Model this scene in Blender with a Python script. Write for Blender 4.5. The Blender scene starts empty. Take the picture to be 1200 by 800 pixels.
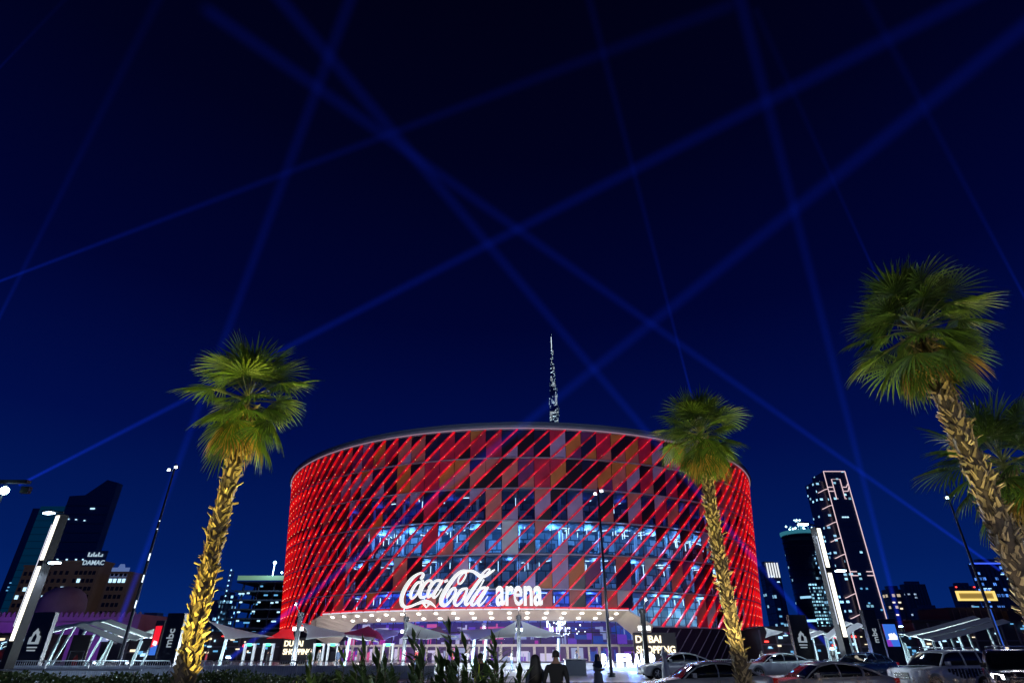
import bpy, bmesh, math, random
from mathutils import Vector, Matrix, Euler
sc = bpy.context.scene
R = math.radians
PI = math.pi
rnd = random.Random(7)

# ------------------------------------------------------------------ camera
TH = R(28.7); FP = 667.0; EYE = 1.7
cam_d = bpy.data.cameras.new('camera'); cam_d.sensor_width = 36; cam_d.lens = 36*FP/1200
cam_d.clip_start = .1; cam_d.clip_end = 6000
cam = bpy.data.objects.new('camera', cam_d); sc.collection.objects.link(cam)
cam.location = (0, 0, EYE); cam.rotation_euler = (R(90)+TH, 0, 0)
sc.camera = cam
# ------------------------------------------------------------------ world: night sky
w = bpy.data.worlds.new('World'); sc.world = w; w.use_nodes = True
nt = w.node_tree; nt.nodes.clear()
def N(t, **k):
    n = nt.nodes.new(t)
    for a, b in k.items(): setattr(n, a, b)
    return n
out = N('ShaderNodeOutputWorld'); bg = N('ShaderNodeBackground'); bg2 = N('ShaderNodeBackground'); add = N('ShaderNodeAddShader')
tc = N('ShaderNodeTexCoord'); sep = N('ShaderNodeSeparateXYZ'); ramp = N('ShaderNodeValToRGB')
nt.links.new(tc.outputs['Generated'], sep.inputs[0]); nt.links.new(sep.outputs['Z'], ramp.inputs[0])
cr = ramp.color_ramp
cr.elements[0].position = 0.0; cr.elements[0].color = (.0015, .022, .165, 1)
cr.elements[1].position = 1.0; cr.elements[1].color = (.0005, .0005, .006, 1)
for p, c in ((.12, (.0006, .0120, .112)), (.30, (.0003, .0042, .066)), (.50, (.0002, .0014, .030)), (.72, (.0003, .0007, .0125)), (.88, (.0004, .0005, .0065))):
    e = cr.elements.new(p); e.color = (*c, 1)
sky = N('ShaderNodeTexSky', sky_type='NISHITA'); sky.sun_disc = False; sky.sun_elevation = R(-9); sky.sun_rotation = R(200)
nt.links.new(ramp.outputs[0], bg.inputs[0]); bg.inputs[1].default_value = 1.0
nt.links.new(sky.outputs[0], bg2.inputs[0]); bg2.inputs[1].default_value = .02
nt.links.new(bg.outputs[0], add.inputs[0]); nt.links.new(bg2.outputs[0], add.inputs[1]); nt.links.new(add.outputs[0], out.inputs[0])
# ------------------------------------------------------------------ render settings
sc.view_settings.view_transform = 'Standard'; sc.view_settings.look = 'None'
sc.view_settings.exposure = 0; sc.view_settings.gamma = 1; sc.view_settings.use_curve_mapping = False
sc.render.engine = 'CYCLES'
cy = sc.cycles
cy.use_denoising = True; cy.max_bounces = 6; cy.diffuse_bounces = 2; cy.glossy_bounces = 2; cy.transmission_bounces = 3
cy.transparent_max_bounces = 24; cy.volume_bounces = 0; cy.sample_clamp_indirect = 3; cy.sample_clamp_direct = 30
cy.caustics_reflective = False; cy.caustics_refractive = False; cy.volume_step_rate = 1; cy.volume_max_steps = 48
try: cy.denoiser = 'OPENIMAGEDENOISE'
except Exception: pass

# ------------------------------------------------------------------ pixel helpers (photo coords 1200x800)
CT, ST = math.cos(TH), math.sin(TH)
def ydir(y): return FP*CT + (y-400)*ST
def zdir(y): return FP*ST - (y-400)*CT
def px(x, y, Y):
    t = Y/ydir(y)
    return Vector(((x-600)*t, Y, EYE + zdir(y)*t))
def pX(x, y, Y): return (x-600)*Y/ydir(y)
def pZ(y, Y): return EYE + zdir(y)*Y/ydir(y)

# ------------------------------------------------------------------ materials
MATS = {}
def mat(name, col=(.5,.5,.5), rough=.6, metal=0, emit=None, es=1.0, spec=.5, noise=0, nscale=5, alpha=None, bump=0, coat=0):
    if name in MATS: return MATS[name]
    m = bpy.data.materials.new(name); m.use_nodes = True; t = m.node_tree
    b = t.nodes['Principled BSDF']
    b.inputs['Base Color'].default_value = (*col, 1); b.inputs['Roughness'].default_value = rough
    b.inputs['Metallic'].default_value = metal; b.inputs['Specular IOR Level'].default_value = spec
    b.inputs['Coat Weight'].default_value = coat
    if emit: b.inputs['Emission Color'].default_value = (*emit, 1); b.inputs['Emission Strength'].default_value = es
    if noise or bump:
        tcn = t.nodes.new('ShaderNodeTexCoord'); nz = t.nodes.new('ShaderNodeTexNoise')
        nz.inputs['Scale'].default_value = nscale; nz.inputs['Detail'].default_value = 5
        t.links.new(tcn.outputs['Object'], nz.inputs['Vector'])
        if noise:
            mx = t.nodes.new('ShaderNodeMix'); mx.data_type = 'RGBA'; mx.blend_type = 'MULTIPLY'; mx.inputs[0].default_value = 1
            mr = t.nodes.new('ShaderNodeMapRange'); mr.inputs[1].default_value = .3; mr.inputs[2].default_value = .7
            mr.inputs[3].default_value = 1-noise; mr.inputs[4].default_value = 1+noise
            t.links.new(nz.outputs[0], mr.inputs[0]); mx.inputs[6].default_value = (*col, 1); t.links.new(mr.outputs[0], mx.inputs[7])
            t.links.new(mx.outputs[2], b.inputs['Base Color'])
        if bump:
            bp = t.nodes.new('ShaderNodeBump'); bp.inputs['Strength'].default_value = bump
            t.links.new(nz.outputs[0], bp.inputs['Height']); t.links.new(bp.outputs[0], b.inputs['Normal'])
    MATS[name] = m; return m
def emis(name, col=(1,1,1), s=1):
    return mat(name, (.02,.02,.02), .5, emit=col, es=s)
def leafmat(name, col, trans=.3, var=.35, nscale=3):
    if name in MATS: return MATS[name]
    m = bpy.data.materials.new(name); m.use_nodes = True; t = m.node_tree; t.nodes.clear()
    o = t.nodes.new('ShaderNodeOutputMaterial'); d = t.nodes.new('ShaderNodeBsdfPrincipled'); tr = t.nodes.new('ShaderNodeBsdfTranslucent')
    mx = t.nodes.new('ShaderNodeMixShader'); mx.inputs[0].default_value = trans
    g = t.nodes.new('ShaderNodeNewGeometry'); hs = t.nodes.new('ShaderNodeHueSaturation'); hs.inputs['Color'].default_value = (*col, 1)
    mr = t.nodes.new('ShaderNodeMapRange'); mr.inputs[3].default_value = 1-var; mr.inputs[4].default_value = 1+var
    t.links.new(g.outputs['Random Per Island'], mr.inputs[0]); t.links.new(mr.outputs[0], hs.inputs['Value'])
    t.links.new(hs.outputs[0], d.inputs['Base Color']); t.links.new(hs.outputs[0], tr.inputs[0]); d.inputs['Roughness'].default_value = .42
    t.links.new(d.outputs[0], mx.inputs[1]); t.links.new(tr.outputs[0], mx.inputs[2]); t.links.new(mx.outputs[0], o.inputs[0])
    MATS[name] = m; return m
def glassmat(name, tint=(.8,.85,.9), refl=.9, rough=.03):
    if name in MATS: return MATS[name]
    m = bpy.data.materials.new(name); m.use_nodes = True; t = m.node_tree; t.nodes.clear()
    o = t.nodes.new('ShaderNodeOutputMaterial'); a = t.nodes.new('ShaderNodeBsdfTransparent'); g = t.nodes.new('ShaderNodeBsdfGlossy')
    a.inputs[0].default_value = (*tint, 1); g.inputs['Roughness'].default_value = rough; g.inputs[0].default_value = (refl,)*3+(1,)
    f = t.nodes.new('ShaderNodeFresnel'); f.inputs[0].default_value = 1.5; mx = t.nodes.new('ShaderNodeMixShader')
    t.links.new(f.outputs[0], mx.inputs[0]); t.links.new(a.outputs[0], mx.inputs[1]); t.links.new(g.outputs[0], mx.inputs[2]); t.links.new(mx.outputs[0], o.inputs[0])
    MATS[name] = m; return m
def winmat(name, base, wcol, cw, ch, dens, es, rough=.25):
    """dark curtain wall with a grid of rooms, a random few of them lit"""
    if name in MATS: return MATS[name]
    m = bpy.data.materials.new(name); m.use_nodes = True; t = m.node_tree; b = t.nodes['Principled BSDF']
    L = t.links.new
    def n(ty, op=None, v=None):
        q = t.nodes.new(ty)
        if op: q.operation = op
        if v is not None: q.inputs[1].default_value = v
        return q
    tcn = n('ShaderNodeTexCoord'); s = n('ShaderNodeSeparateXYZ'); L(tcn.outputs['Object'], s.inputs[0])
    ad = n('ShaderNodeMath', 'ADD'); L(s.outputs[0], ad.inputs[0]); L(s.outputs[1], ad.inputs[1])
    dx = n('ShaderNodeMath', 'DIVIDE', cw); L(ad.outputs[0], dx.inputs[0]); dz = n('ShaderNodeMath', 'DIVIDE', ch); L(s.outputs[2], dz.inputs[0])
    fx = n('ShaderNodeMath', 'FLOOR'); L(dx.outputs[0], fx.inputs[0]); fz = n('ShaderNodeMath', 'FLOOR'); L(dz.outputs[0], fz.inputs[0])
    c = n('ShaderNodeCombineXYZ'); L(fx.outputs[0], c.inputs[0]); L(fz.outputs[0], c.inputs[1])
    wn = n('ShaderNodeTexWhiteNoise'); wn.noise_dimensions = '2D'; L(c.outputs[0], wn.inputs['Vector'])
    gt = n('ShaderNodeMath', 'GREATER_THAN', 1-dens); L(wn.outputs[0], gt.inputs[0])
    px_ = n('ShaderNodeMath', 'FRACT'); L(dx.outputs[0], px_.inputs[0]); pz_ = n('ShaderNodeMath', 'FRACT'); L(dz.outputs[0], pz_.inputs[0])
    a1 = n('ShaderNodeMath', 'LESS_THAN', .7); L(px_.outputs[0], a1.inputs[0]); a2 = n('ShaderNodeMath', 'LESS_THAN', .5); L(pz_.outputs[0], a2.inputs[0])
    mu = n('ShaderNodeMath', 'MULTIPLY'); L(a1.outputs[0], mu.inputs[0]); L(a2.outputs[0], mu.inputs[1])
    m2 = n('ShaderNodeMath', 'MULTIPLY'); L(mu.outputs[0], m2.inputs[0]); L(gt.outputs[0], m2.inputs[1])
    m3 = n('ShaderNodeMath', 'MULTIPLY'); L(m2.outputs[0], m3.inputs[0]); L(wn.outputs['Color'], m3.inputs[1])
    m4 = n('ShaderNodeMath', 'MULTIPLY', es*2); L(m3.outputs[0], m4.inputs[0])
    L(m4.outputs[0], b.inputs['Emission Strength']); b.inputs['Emission Color'].default_value = (*wcol, 1)
    b.inputs['Base Color'].default_value = (*[c*2.2+.02 for c in base], 1); b.inputs['Roughness'].default_value = rough; b.inputs['Specular IOR Level'].default_value = 1
    MATS[name] = m; return m

# ------------------------------------------------------------------ mesh builder
class MB:
    def __init__(s): s.v = []; s.f = []; s.mi = []
    def add(s, vs, fs, mi=0):
        o = len(s.v); s.v += [tuple(v) for v in vs]
        for f in fs: s.f.append([i+o for i in f]); s.mi.append(mi)
    def box(s, c, d, rz=0, mi=0, m=None):
        hx, hy, hz = d[0]/2, d[1]/2, d[2]/2
        M = Matrix.Translation(c) @ Matrix.Rotation(rz, 4, 'Z')
        if m is not None: M = Matrix.Translation(c) @ m
        vs = [M @ Vector((x, y, z)) for z in (-hz, hz) for x, y in ((-hx,-hy),(hx,-hy),(hx,hy),(-hx,hy))]
        s.add(vs, [(0,3,2,1),(4,5,6,7),(0,1,5,4),(1,2,6,5),(2,3,7,6),(3,0,4,7)], mi)
    def b2(s, lo, hi, mi=0):
        s.box([(a+b)/2 for a, b in zip(lo, hi)], [b-a for a, b in zip(lo, hi)], 0, mi)
    def tube(s, pts, rad, n=8, mi=0, cap=True, sq=1):
        pts = [Vector(p) for p in pts]
        if not hasattr(rad, '__len__'): rad = [rad]*len(pts)
        rings = []; up = None
        for i, p in enumerate(pts):
            d = (pts[min(i+1, len(pts)-1)] - pts[max(i-1, 0)]).normalized()
            if up is None: up = Vector((0,0,1)) if abs(d.z) < .9 else Vector((1,0,0))
            a = d.cross(up).normalized(); b = a.cross(d).normalized(); up = b
            rings.append([p + (a*math.cos(2*PI*k/n) + b*math.sin(2*PI*k/n)*sq)*rad[i] for k in range(n)])
        vs = [v for r in rings for v in r]; fs = []
        for i in range(len(pts)-1):
            for k in range(n): fs.append((i*n+k, i*n+(k+1) % n, (i+1)*n+(k+1) % n, (i+1)*n+k))
        if cap: fs.append(tuple(range(n))[::-1]); fs.append(tuple((len(pts)-1)*n+k for k in range(n)))
        s.add(vs, fs, mi)
    def lathe(s, prof, c=(0,0,0), n=24, mi=0, a0=0, a1=2*PI):
        full = abs(a1-a0-2*PI) < 1e-6; m = n if full else n+1; vs = []
        for r, z in prof:
            for k in range(m):
                a = a0 + (a1-a0)*k/n; vs.append((c[0]+r*math.cos(a), c[1]+r*math.sin(a), c[2]+z))
        fs = []
        for i in range(len(prof)-1):
            for k in range(n):
                k2 = (k+1) % m; fs.append((i*m+k, i*m+k2, (i+1)*m+k2, (i+1)*m+k))
        s.add(vs, fs, mi)
    def prism(s, poly, ext, mi=0):
        """poly: list of 3D points (planar), ext: extrusion vector"""
        n = len(poly); e = Vector(ext); vs = [Vector(p) for p in poly] + [Vector(p)+e for p in poly]
        fs = [tuple(range(n))[::-1], tuple(range(n, 2*n))] + [(i, (i+1) % n, n+(i+1) % n, n+i) for i in range(n)]
        s.add(vs, fs, mi)
    def build(s, name, mats, parent=None, smooth=False, loc=None):
        me = bpy.data.meshes.new(name); me.from_pydata(s.v, [], s.f)
        if not isinstance(mats, (list, tuple)): mats = [mats]
        for m in mats: me.materials.append(m)
        if len(mats) > 1: me.polygons.foreach_set('material_index', s.mi)
        if smooth: me.polygons.foreach_set('use_smooth', [True]*len(me.polygons))
        me.update()
        if loc is not None:
            l = Vector(loc); me.transform(Matrix.Translation(-l))
        o = bpy.data.objects.new(name, me); sc.collection.objects.link(o)
        if loc is not None: o.location = loc
        if parent: o.parent = parent
        return o
def tag(o, label=None, cat=None, group=None, kind=None):
    if label: o['label'] = label
    if cat: o['category'] = cat
    if group: o['group'] = group
    if kind: o['kind'] = kind
    return o
def thing(name, label, cat, loc=(0,0,0), rz=0, group=None, kind=None):
    o = bpy.data.objects.new(name, None); o.empty_display_size = .2; sc.collection.objects.link(o)
    o.location = loc; o.rotation_euler = (0,0,rz)
    return tag(o, label, cat, group, kind)
KIDS = {}
def copy_tree(o, parent=None, loc=None, rz=None, label=None):
    c = o.copy(); sc.collection.objects.link(c)
    if parent is not None: c.parent = parent
    if loc is not None: c.location = loc
    if rz is not None: c.rotation_euler = (0,0,rz)
    if label: c['label'] = label
    for ch in list(o.children): copy_tree(ch, c)
    return c
def light(name, kind, loc, power, col=(1,1,1), parent=None, size=.2, target=None, spot=60, blend=.5, rel=None):
    d = bpy.data.lights.new(name, kind); d.energy = power; d.color = col
    if kind == 'AREA': d.size = size
    else: d.shadow_soft_size = size
    if kind == 'SPOT': d.spot_size = R(spot); d.spot_blend = blend
    o = bpy.data.objects.new(name, d); sc.collection.objects.link(o); o.location = loc
    if target is not None:
        o.rotation_euler = (Vector(target)-Vector(loc)).to_track_quat('-Z', 'Y').to_euler()
    if parent: o.parent = parent
    return o
def text(name, s, size, ext, m, parent=None, bold=.0, sx=1, align='CENTER'):
    c = bpy.data.curves.new(name, 'FONT'); c.body = s; c.size = size; c.extrude = ext; c.offset = bold; c.align_x = align; c.align_y = 'CENTER'
    o = bpy.data.objects.new(name, c); sc.collection.objects.link(o)
    dg = bpy.context.evaluated_depsgraph_get(); me = bpy.data.meshes.new_from_object(o.evaluated_get(dg))
    me.name = name; bpy.data.objects.remove(o); bpy.data.curves.remove(c)
    me.transform(Matrix.Diagonal((sx,1,1,1))); me.transform(Matrix.Rotation(R(90), 4, 'X'))
    me.materials.clear(); me.materials.append(m)
    o = bpy.data.objects.new(name, me); sc.collection.objects.link(o)
    if parent: o.parent = parent
    return o

M_dark = mat('dark_metal', (.012,.013,.016), .35, .3)
M_steel = mat('galvanised_steel', (.55,.57,.6), .35, .8)
M_white = mat('white_paint', (.75,.76,.78), .45)
M_lamp = emis('lamp_cool_white', (.8,.92,1), 14)
M_led = emis('led_strip_warm_white', (1,.93,.78), 2.4)
M_blue = emis('lamp_blue_white', (.35,.6,1), 6)

# ================================================================== GROUND
g = MB(); g.b2((-2500,-400,-.5), (2500,3000,0)); tag(g.build('ground', mat('dusty_ground', (.06,.055,.06), .8, noise=.4, nscale=.3)), kind='structure')
g = MB(); g.b2((-120,17,.004), (120,36.5,.008)); tag(g.build('road', mat('asphalt', (.045,.046,.05), .42, noise=.3, nscale=2, bump=.1)), kind='structure')
g = MB()
for k in range(-30, 30): g.b2((k*4-.9,26.9,.012), (k*4+.9,27.05,.016))
g.b2((-120,17.5,.012), (120,17.62,.016)); g.b2((-120,35.8,.012), (120,35.92,.016))
tag(g.build('road_markings', mat('road_paint', (.7,.7,.68), .6)), kind='structure')
g = MB(); g.b2((-200,36.8,-.2), (200,330,.3)); g.b2((-200,36.5,-.1), (200,36.8,.16), 1)
def pavemat():
    m = mat('plaza_paving', (.32,.32,.34), .38); t = m.node_tree; b = t.nodes['Principled BSDF']
    tcn = t.nodes.new('ShaderNodeTexCoord'); br = t.nodes.new('ShaderNodeTexBrick'); br.inputs['Scale'].default_value = 1
    br.inputs['Color1'].default_value = (.3,.3,.32,1); br.inputs['Color2'].default_value = (.38,.38,.4,1); br.inputs['Mortar'].default_value = (.12,.12,.13,1)
    br.inputs['Brick Width'].default_value = 1.2; br.inputs['Row Height'].default_value = .6; br.inputs['Mortar Size'].default_value = .02
    t.links.new(tcn.outputs['Object'], br.inputs['Vector']); t.links.new(br.outputs['Color'], b.inputs['Base Color']); return m
tag(g.build('plaza', [pavemat(), mat('kerb_stone', (.4,.4,.4), .7)]), kind='structure')
g = MB(); g.b2((-60,6.2,-.1), (60,16.4,.35)); tag(g.build('planting_bed', mat('soil', (.05,.035,.025), .9, noise=.4)), kind='structure')
g = MB(); g.b2((-60,16.4,-.1), (60,16.7,.45)); tag(g.build('kerb', mat('kerb_stone')), kind='structure')

# ================================================================== ARENA
CX, CY = 2.16, 165.0
NC = 126
ZR = [5.85, 11.4, 17.0, 22.65, 28.3, 33.85, 39.3]
def RZ(z): return 58.1 + (z-5.85)/33.45*3.2
def ap(a, r, z): return Vector((CX + r*math.sin(a), CY - r*math.cos(a), z))      # a = 0 faces the camera, positive to the right
DA = 2*PI/NC
OFF = -.35*DA
arena = thing('arena', 'large round arena wrapped in glowing red diagonal fins with panels of red, lavender and ochre', 'arena', (CX, CY, .3))
def apart(mb, name, mats, parent=None, smooth=False):
    """part of the arena, modelled in world coordinates"""
    o = mb.build(name, mats, None, smooth); par = parent or arena
    if par is arena: o.data.transform(Matrix.Translation((-CX, -CY, -.3)))
    else: o.data.transform(Matrix.Translation((-CX, -CY, -.3)))
    o.parent = par
    return o
# inside: drum, floor slabs, glass skin
drum = MB(); drum.lathe([(49,.3),(49,39)], (CX,CY,0), 90)
def drummat():
    m = mat('interior_wall', (.35,.42,.5), .7); t = m.node_tree; b = t.nodes['Principled BSDF']
    tcn = t.nodes.new('ShaderNodeTexCoord'); vo = t.nodes.new('ShaderNodeTexBrick'); mp = t.nodes.new('ShaderNodeMapping')
    mp.inputs['Rotation'].default_value = (R(90),0,0)
    vo.inputs['Scale'].default_value = 1; vo.inputs['Color1'].default_value = (.03,.05,.08,1); vo.inputs['Color2'].default_value = (.45,.52,.58,1)
    vo.inputs['Mortar'].default_value = (.05,.06,.09,1); vo.inputs['Brick Width'].default_value = 1.7; vo.inputs['Row Height'].default_value = 1.9; vo.inputs['Mortar Size'].default_value = .12
    t.links.new(tcn.outputs['Object'], mp.inputs[0]); t.links.new(mp.outputs[0], vo.inputs['Vector']); t.links.new(vo.outputs['Color'], b.inputs['Base Color']); return m
apart(drum, 'interior_wall', drummat())
sl = MB()
for i, z in enumerate(ZR[1:6]):
    r0 = RZ(z)-.9
    sl.lathe([(49,z-.25),(r0,z-.25),(r0,z+.45),(49,z+.45)], (CX,CY,0), 126)
apart(sl, 'floor_slab', mat('slab_paint', (.22,.26,.32), .6))
for i in range(6):
    if i == 0: continue
    gl = MB(); z0, z1 = ZR[i], ZR[i+1]; gl.lathe([(RZ(z0)-.35,z0),(RZ(z1)-.35,z1)], (CX,CY,0), NC)
    apart(gl, 'glass_band', glassmat('facade_glass', (.52,.64,.80)))
gl = MB(); z0, z1 = ZR[0], ZR[1]
A_OP = 2*PI  # opening limits in the lowest row
def ang_of(x, y, r):
    """arena angle of the image column x on radius r"""
    t = (x-600)/ydir(y); a = math.atan(t)      # ray azimuth
    d = Vector((math.sin(a), math.cos(a))); c = Vector((CX, CY)); b = d.dot(c); q = c.dot(c) - r*r
    s = b - math.sqrt(max(b*b-q, 0)); p = d*s; return math.atan2(p.x-CX, CY-p.y)
aL, aR = ang_of(379, 716, 58.5), ang_of(736, 713, 58.5)
aL2, aR2 = ang_of(352, 745, 58), ang_of(765, 745, 58)
ZO = 8.35
gl.lathe([(RZ(ZO)-.35,ZO+.1),(RZ(z1)-.35,z1)], (CX,CY,0), NC)
apart(gl, 'glass_band', glassmat('facade_glass'))
# columns and mullions
mu = MB()
for k in range(NC):
    a = OFF + k*DA
    aa = (a+PI) % (2*PI) - PI
    zb = ZO if aL-.03 < aa < aR+.03 else ZR[0]
    p0 = ap(a, RZ(zb)-.12, zb); p1 = ap(a, RZ(ZR[6])-.12, ZR[6])
    mu.tube([p0, p1], .07, 4)
    if k % 3 == 0: mu.tube([ap(a, 52, ZR[1]), ap(a, 54.5, ZR[6])], .35, 6, 1)
apart(mu, 'mullions', [M_dark, mat('column_paint', (.5,.5,.52), .6)])
# ring beams
for i, z in enumerate(ZR):
    rb = MB(); r = RZ(z)
    if i == 0:
        n = 120; a0, a1 = aR2, aL2 + 2*PI
        # lathe uses math angle; convert: math angle = a - pi/2
        rb.lathe([(r-.3,z-.12),(r+.12,z-.12),(r+.12,z+.12),(r-.3,z+.12)], (CX,CY,0), n, 0, a0-PI/2, a1-PI/2)
    else:
        rb.lathe([(r-.3,z-.07),(r+.46,z-.07),(r+.46,z+.07),(r-.3,z+.07),(r-.3,z-.07)], (CX,CY,0), NC)
    apart(rb, 'ring_beam', mat('ring_beam_metal', (.5,.5,.58), .4, .5))
# coloured cladding panels, one mesh for each storey
PM = [mat('panel_lavender', (.30,.26,.46), .38, noise=.12, nscale=.6), mat('panel_salmon', (.44,.15,.13), .38, noise=.12, nscale=.6),
      mat('panel_crimson', (.42,.02,.06), .35, noise=.2, nscale=.6), mat('panel_ochre', (.46,.17,.04), .4, noise=.12, nscale=.6),
      mat('panel_black', (.012,.008,.012), .3), mat('panel_navy', (.012,.014,.05), .3), mat('panel_plum', (.14,.03,.13), .35, noise=.15, nscale=.6),
      mat('panel_ice', (.42,.55,.62), .4, noise=.1, nscale=.6)]
def pick(i, a):
    """panel kind for a piece in storey i at angle a; None = clear glass"""
    q = rnd.random()
    side = abs(a) > .95
    if i >= 4: ch = [(.13,0),(.10,1),(.16,2),(.12,3),(.25,4),(.15,5),(.09,6)]
    elif i == 3: ch = [(.11,0),(.10,1),(.06,2),(.01,3),(.16,4),(.56,None),(.05,6)]
    else:
        ch = [(.03,0),(.10,1),(.08,2),(.02,3),(.11,4),(.07,5),(.03,6),(.02,7),(.54,None)]
        if abs(a) < .62 and i < 3: ch = [(.02,0),(.08,1),(.03,2),(.01,3),(.07,4),(.05,5),(.02,6),(.03,7),(.69,None)]
        if side: ch = [(.10,0),(.12,1),(.22,2),(.04,3),(.12,4),(.06,5),(.08,6),(.26,None)]
    for p, c in ch:
        q -= p
        if q < 0: return c
    return 4
PANELS = []
for i in range(6):
    z0, z1 = ZR[i], ZR[i+1]
    for k in range(NC):
        a0 = OFF + k*DA; a1 = a0 + DA; am = ((a0+a1)/2+PI) % (2*PI) - PI
        zm = (z0+z1)/2
        def P(a, z, inset=0): return ap(a, RZ(z)-.05-inset, z)
        pieces = [[P(a0,z1), P(a0,zm), P(a1,z1)], [P(a0,zm), P(a0,z0), P(a1,zm), P(a1,z1)], [P(a0,z0), P(a1,z0), P(a1,zm)]]
        same = rnd.random() < .1
        c0 = pick(i, am)
        for j, pc in enumerate(pieces):
            c = c0 if same else pick(i, am)
            if c is None: continue
            if i == 0 and aL2-.02 < am < aR2+.02:
                if aL-.005 < am < aR+.005:
                    if j != 0 : 
                        pc = [Vector(ap(math.atan2(p.x-CX, CY-p.y), RZ(max(p.z,ZO))-.05, max(p.z, ZO))) for p in pc]
                        if j == 2: continue
                else: continue
            inset = rnd.uniform(0, .05)
            cen = sum(pc, Vector())/len(pc); rad = Vector((cen.x-CX, cen.y-CY, 0)).normalized()
            tilt = rnd.uniform(-.02,.02); side = rad.cross(Vector((0,0,1)))
            pc = [p*.5 + p*.5 + (cen-p)*.03 - rad*(inset + tilt*(p-cen).dot(side)) for p in pc]
            PANELS.append((abs(am)*3 + abs(i-4)*.5 + (.8 if j != 1 else 0), pc, -rad*.06, c))
PANELS.sort(key=lambda q: q[0])
pb = MB()
for i, (_, pc, e, c) in enumerate(PANELS):
    if i < 100:
        one = MB(); one.prism(pc, e); apart(one, 'cladding_panel', PM[c])
    else: pb.prism(pc, e, c)
tag(apart(pb, 'cladding_panels', PM), kind='stuff')
# diagonal fins, two bays per storey, red LED light put into their emission, with LED nodes
def finmat(name, c, s):
    m = mat(name, (.25,.01,.02), .3, emit=c, es=s); t = m.node_tree; b = t.nodes['Principled BSDF']
    tcn = t.nodes.new('ShaderNodeTexCoord'); nz = t.nodes.new('ShaderNodeTexNoise'); nz.inputs['Scale'].default_value = .42; nz.inputs['Detail'].default_value = 6; nz.inputs['Roughness'].default_value = .7
    mr = t.nodes.new('ShaderNodeMapRange'); mr.inputs[1].default_value = .34; mr.inputs[2].default_value = .66; mr.inputs[3].default_value = s*.15; mr.inputs[4].default_value = s*2.0
    t.links.new(tcn.outputs['Object'], nz.inputs[0]); t.links.new(nz.outputs[0], mr.inputs[0]); t.links.new(mr.outputs[0], b.inputs['Emission Strength'])
    return m
M_finS = finmat('fin_side_glow', (1,.006,.005), .52)
M_finF = finmat('fin_edge_glow', (1,.010,.055), .40)
M_node = emis('led_node', (1,.45,.25), 2.6)
def make_fin(a_top, zstop=None):
    f = MB(); led = MB(); n = 18
    W, D = .25, .42
    zt, zb = ZR[6], ZR[0]
    pr = None
    for s in range(n+1):
        z = zt + (zb-zt)*s/n; a = a_top - 12*DA*s/n
        aa = (a+PI) % (2*PI) - PI
        if aL-.01 < aa < aR+.01 and z < ZO:
            zp = zt + (zb-zt)*(s-1)/n; f_ = max(0, (zp-ZO)/(zp-z)); a = a_top - 12*DA*(s-1+f_)/n; z = ZO; stop = True
            if f_ < .02: break
        elif z < ZO and (aL2 < aa <= aL-.01): 
            zl = ZR[0] + (ZO-ZR[0])*(aa-aL2)/(aL-aL2); stop = z < zl
            if stop: f_ = min(1, max(0, 1-(zl-z)/((zt-zb)/n))); a = a_top - 12*DA*(s-1+f_)/n; z = max(z, zl)
        elif z < ZO and (aR+.01 <= aa < aR2):
            zl = ZR[0] + (ZO-ZR[0])*(aR2-aa)/(aR2-aR); stop = z < zl
            if stop: f_ = min(1, max(0, 1-(zl-z)/((zt-zb)/n))); a = a_top - 12*DA*(s-1+f_)/n; z = max(z, zl)
        else: stop = False
        r = RZ(z)
        # tangent-normal offset: width direction lies in the facade, across the fin
        rad = Vector((math.sin(a), -math.cos(a), 0)); tan = Vector((math.cos(a), math.sin(a), 0))
        d = (tan*(12*DA*58) + Vector((0,0,33.45))).normalized(); wv = d.cross(rad).normalized()
        c = Vector((CX,CY,0)) + rad*r + Vector((0,0,z))
        # fin is twisted so that its flank leans sideways
        ring = [c - wv*W/2, c + wv*W/2, c + wv*W/2 + rad*D, c - wv*W/2 + rad*D]
        if pr:
            f.add(pr+ring, [(0,1,5,4)], 1); f.add(pr+ring, [(1,2,6,5),(3,0,4,7)], 0); f.add(pr+ring, [(2,3,7,6)], 1)
            q = (c0+c)/2 + rad*(D*.72)
            led.box(q, (W+.016,.11,.14), m=Matrix((wv, rad, wv.cross(rad))).transposed().to_4x4())
        pr = ring; c0 = c
        if stop: break
    o = apart(f, 'diagonal_fin', [M_finS, M_finF])
    tag(apart(led, 'led_nodes', M_node, o), kind='stuff')
    return o
fin0 = None
extra = MB()
# fins are copies of one another where nothing cuts them
full = None
order = sorted(range(NC), key=lambda k: abs((((OFF+k*DA)-6*DA)+PI) % (2*PI) - PI))
def back_fin(k):
    fo = full.copy(); sc.collection.objects.link(fo); fo.parent = arena
    fo.rotation_euler = (0,0,0); return fo
for rank, k in enumerate(order):
    a_top = OFF + k*DA; a_bot = a_top - 12*DA
    def nrm(a): return (a+PI) % (2*PI) - PI
    cut = (aL2-.05 < nrm(a_bot) < aR2 + .25)
    if rank < 95:
        if cut: make_fin(a_top)
        elif full is None: full = make_fin(a_top); full_a = a_top
        else:
            c = full.copy(); sc.collection.objects.link(c); c.parent = arena; c.rotation_euler = (0,0,a_top-full_a)
            for ch in list(full.children):
                cc = ch.copy(); sc.collection.objects.link(cc); cc.parent = c
    else:
        me = full.data; M = Matrix.Rotation(a_top-full_a, 4, 'Z')
        extra.add([M @ v.co for v in me.vertices], [tuple(p.vertices) for p in me.polygons])
o = extra.build('rear_fins', M_finS, arena); tag(o, kind='stuff')
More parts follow.
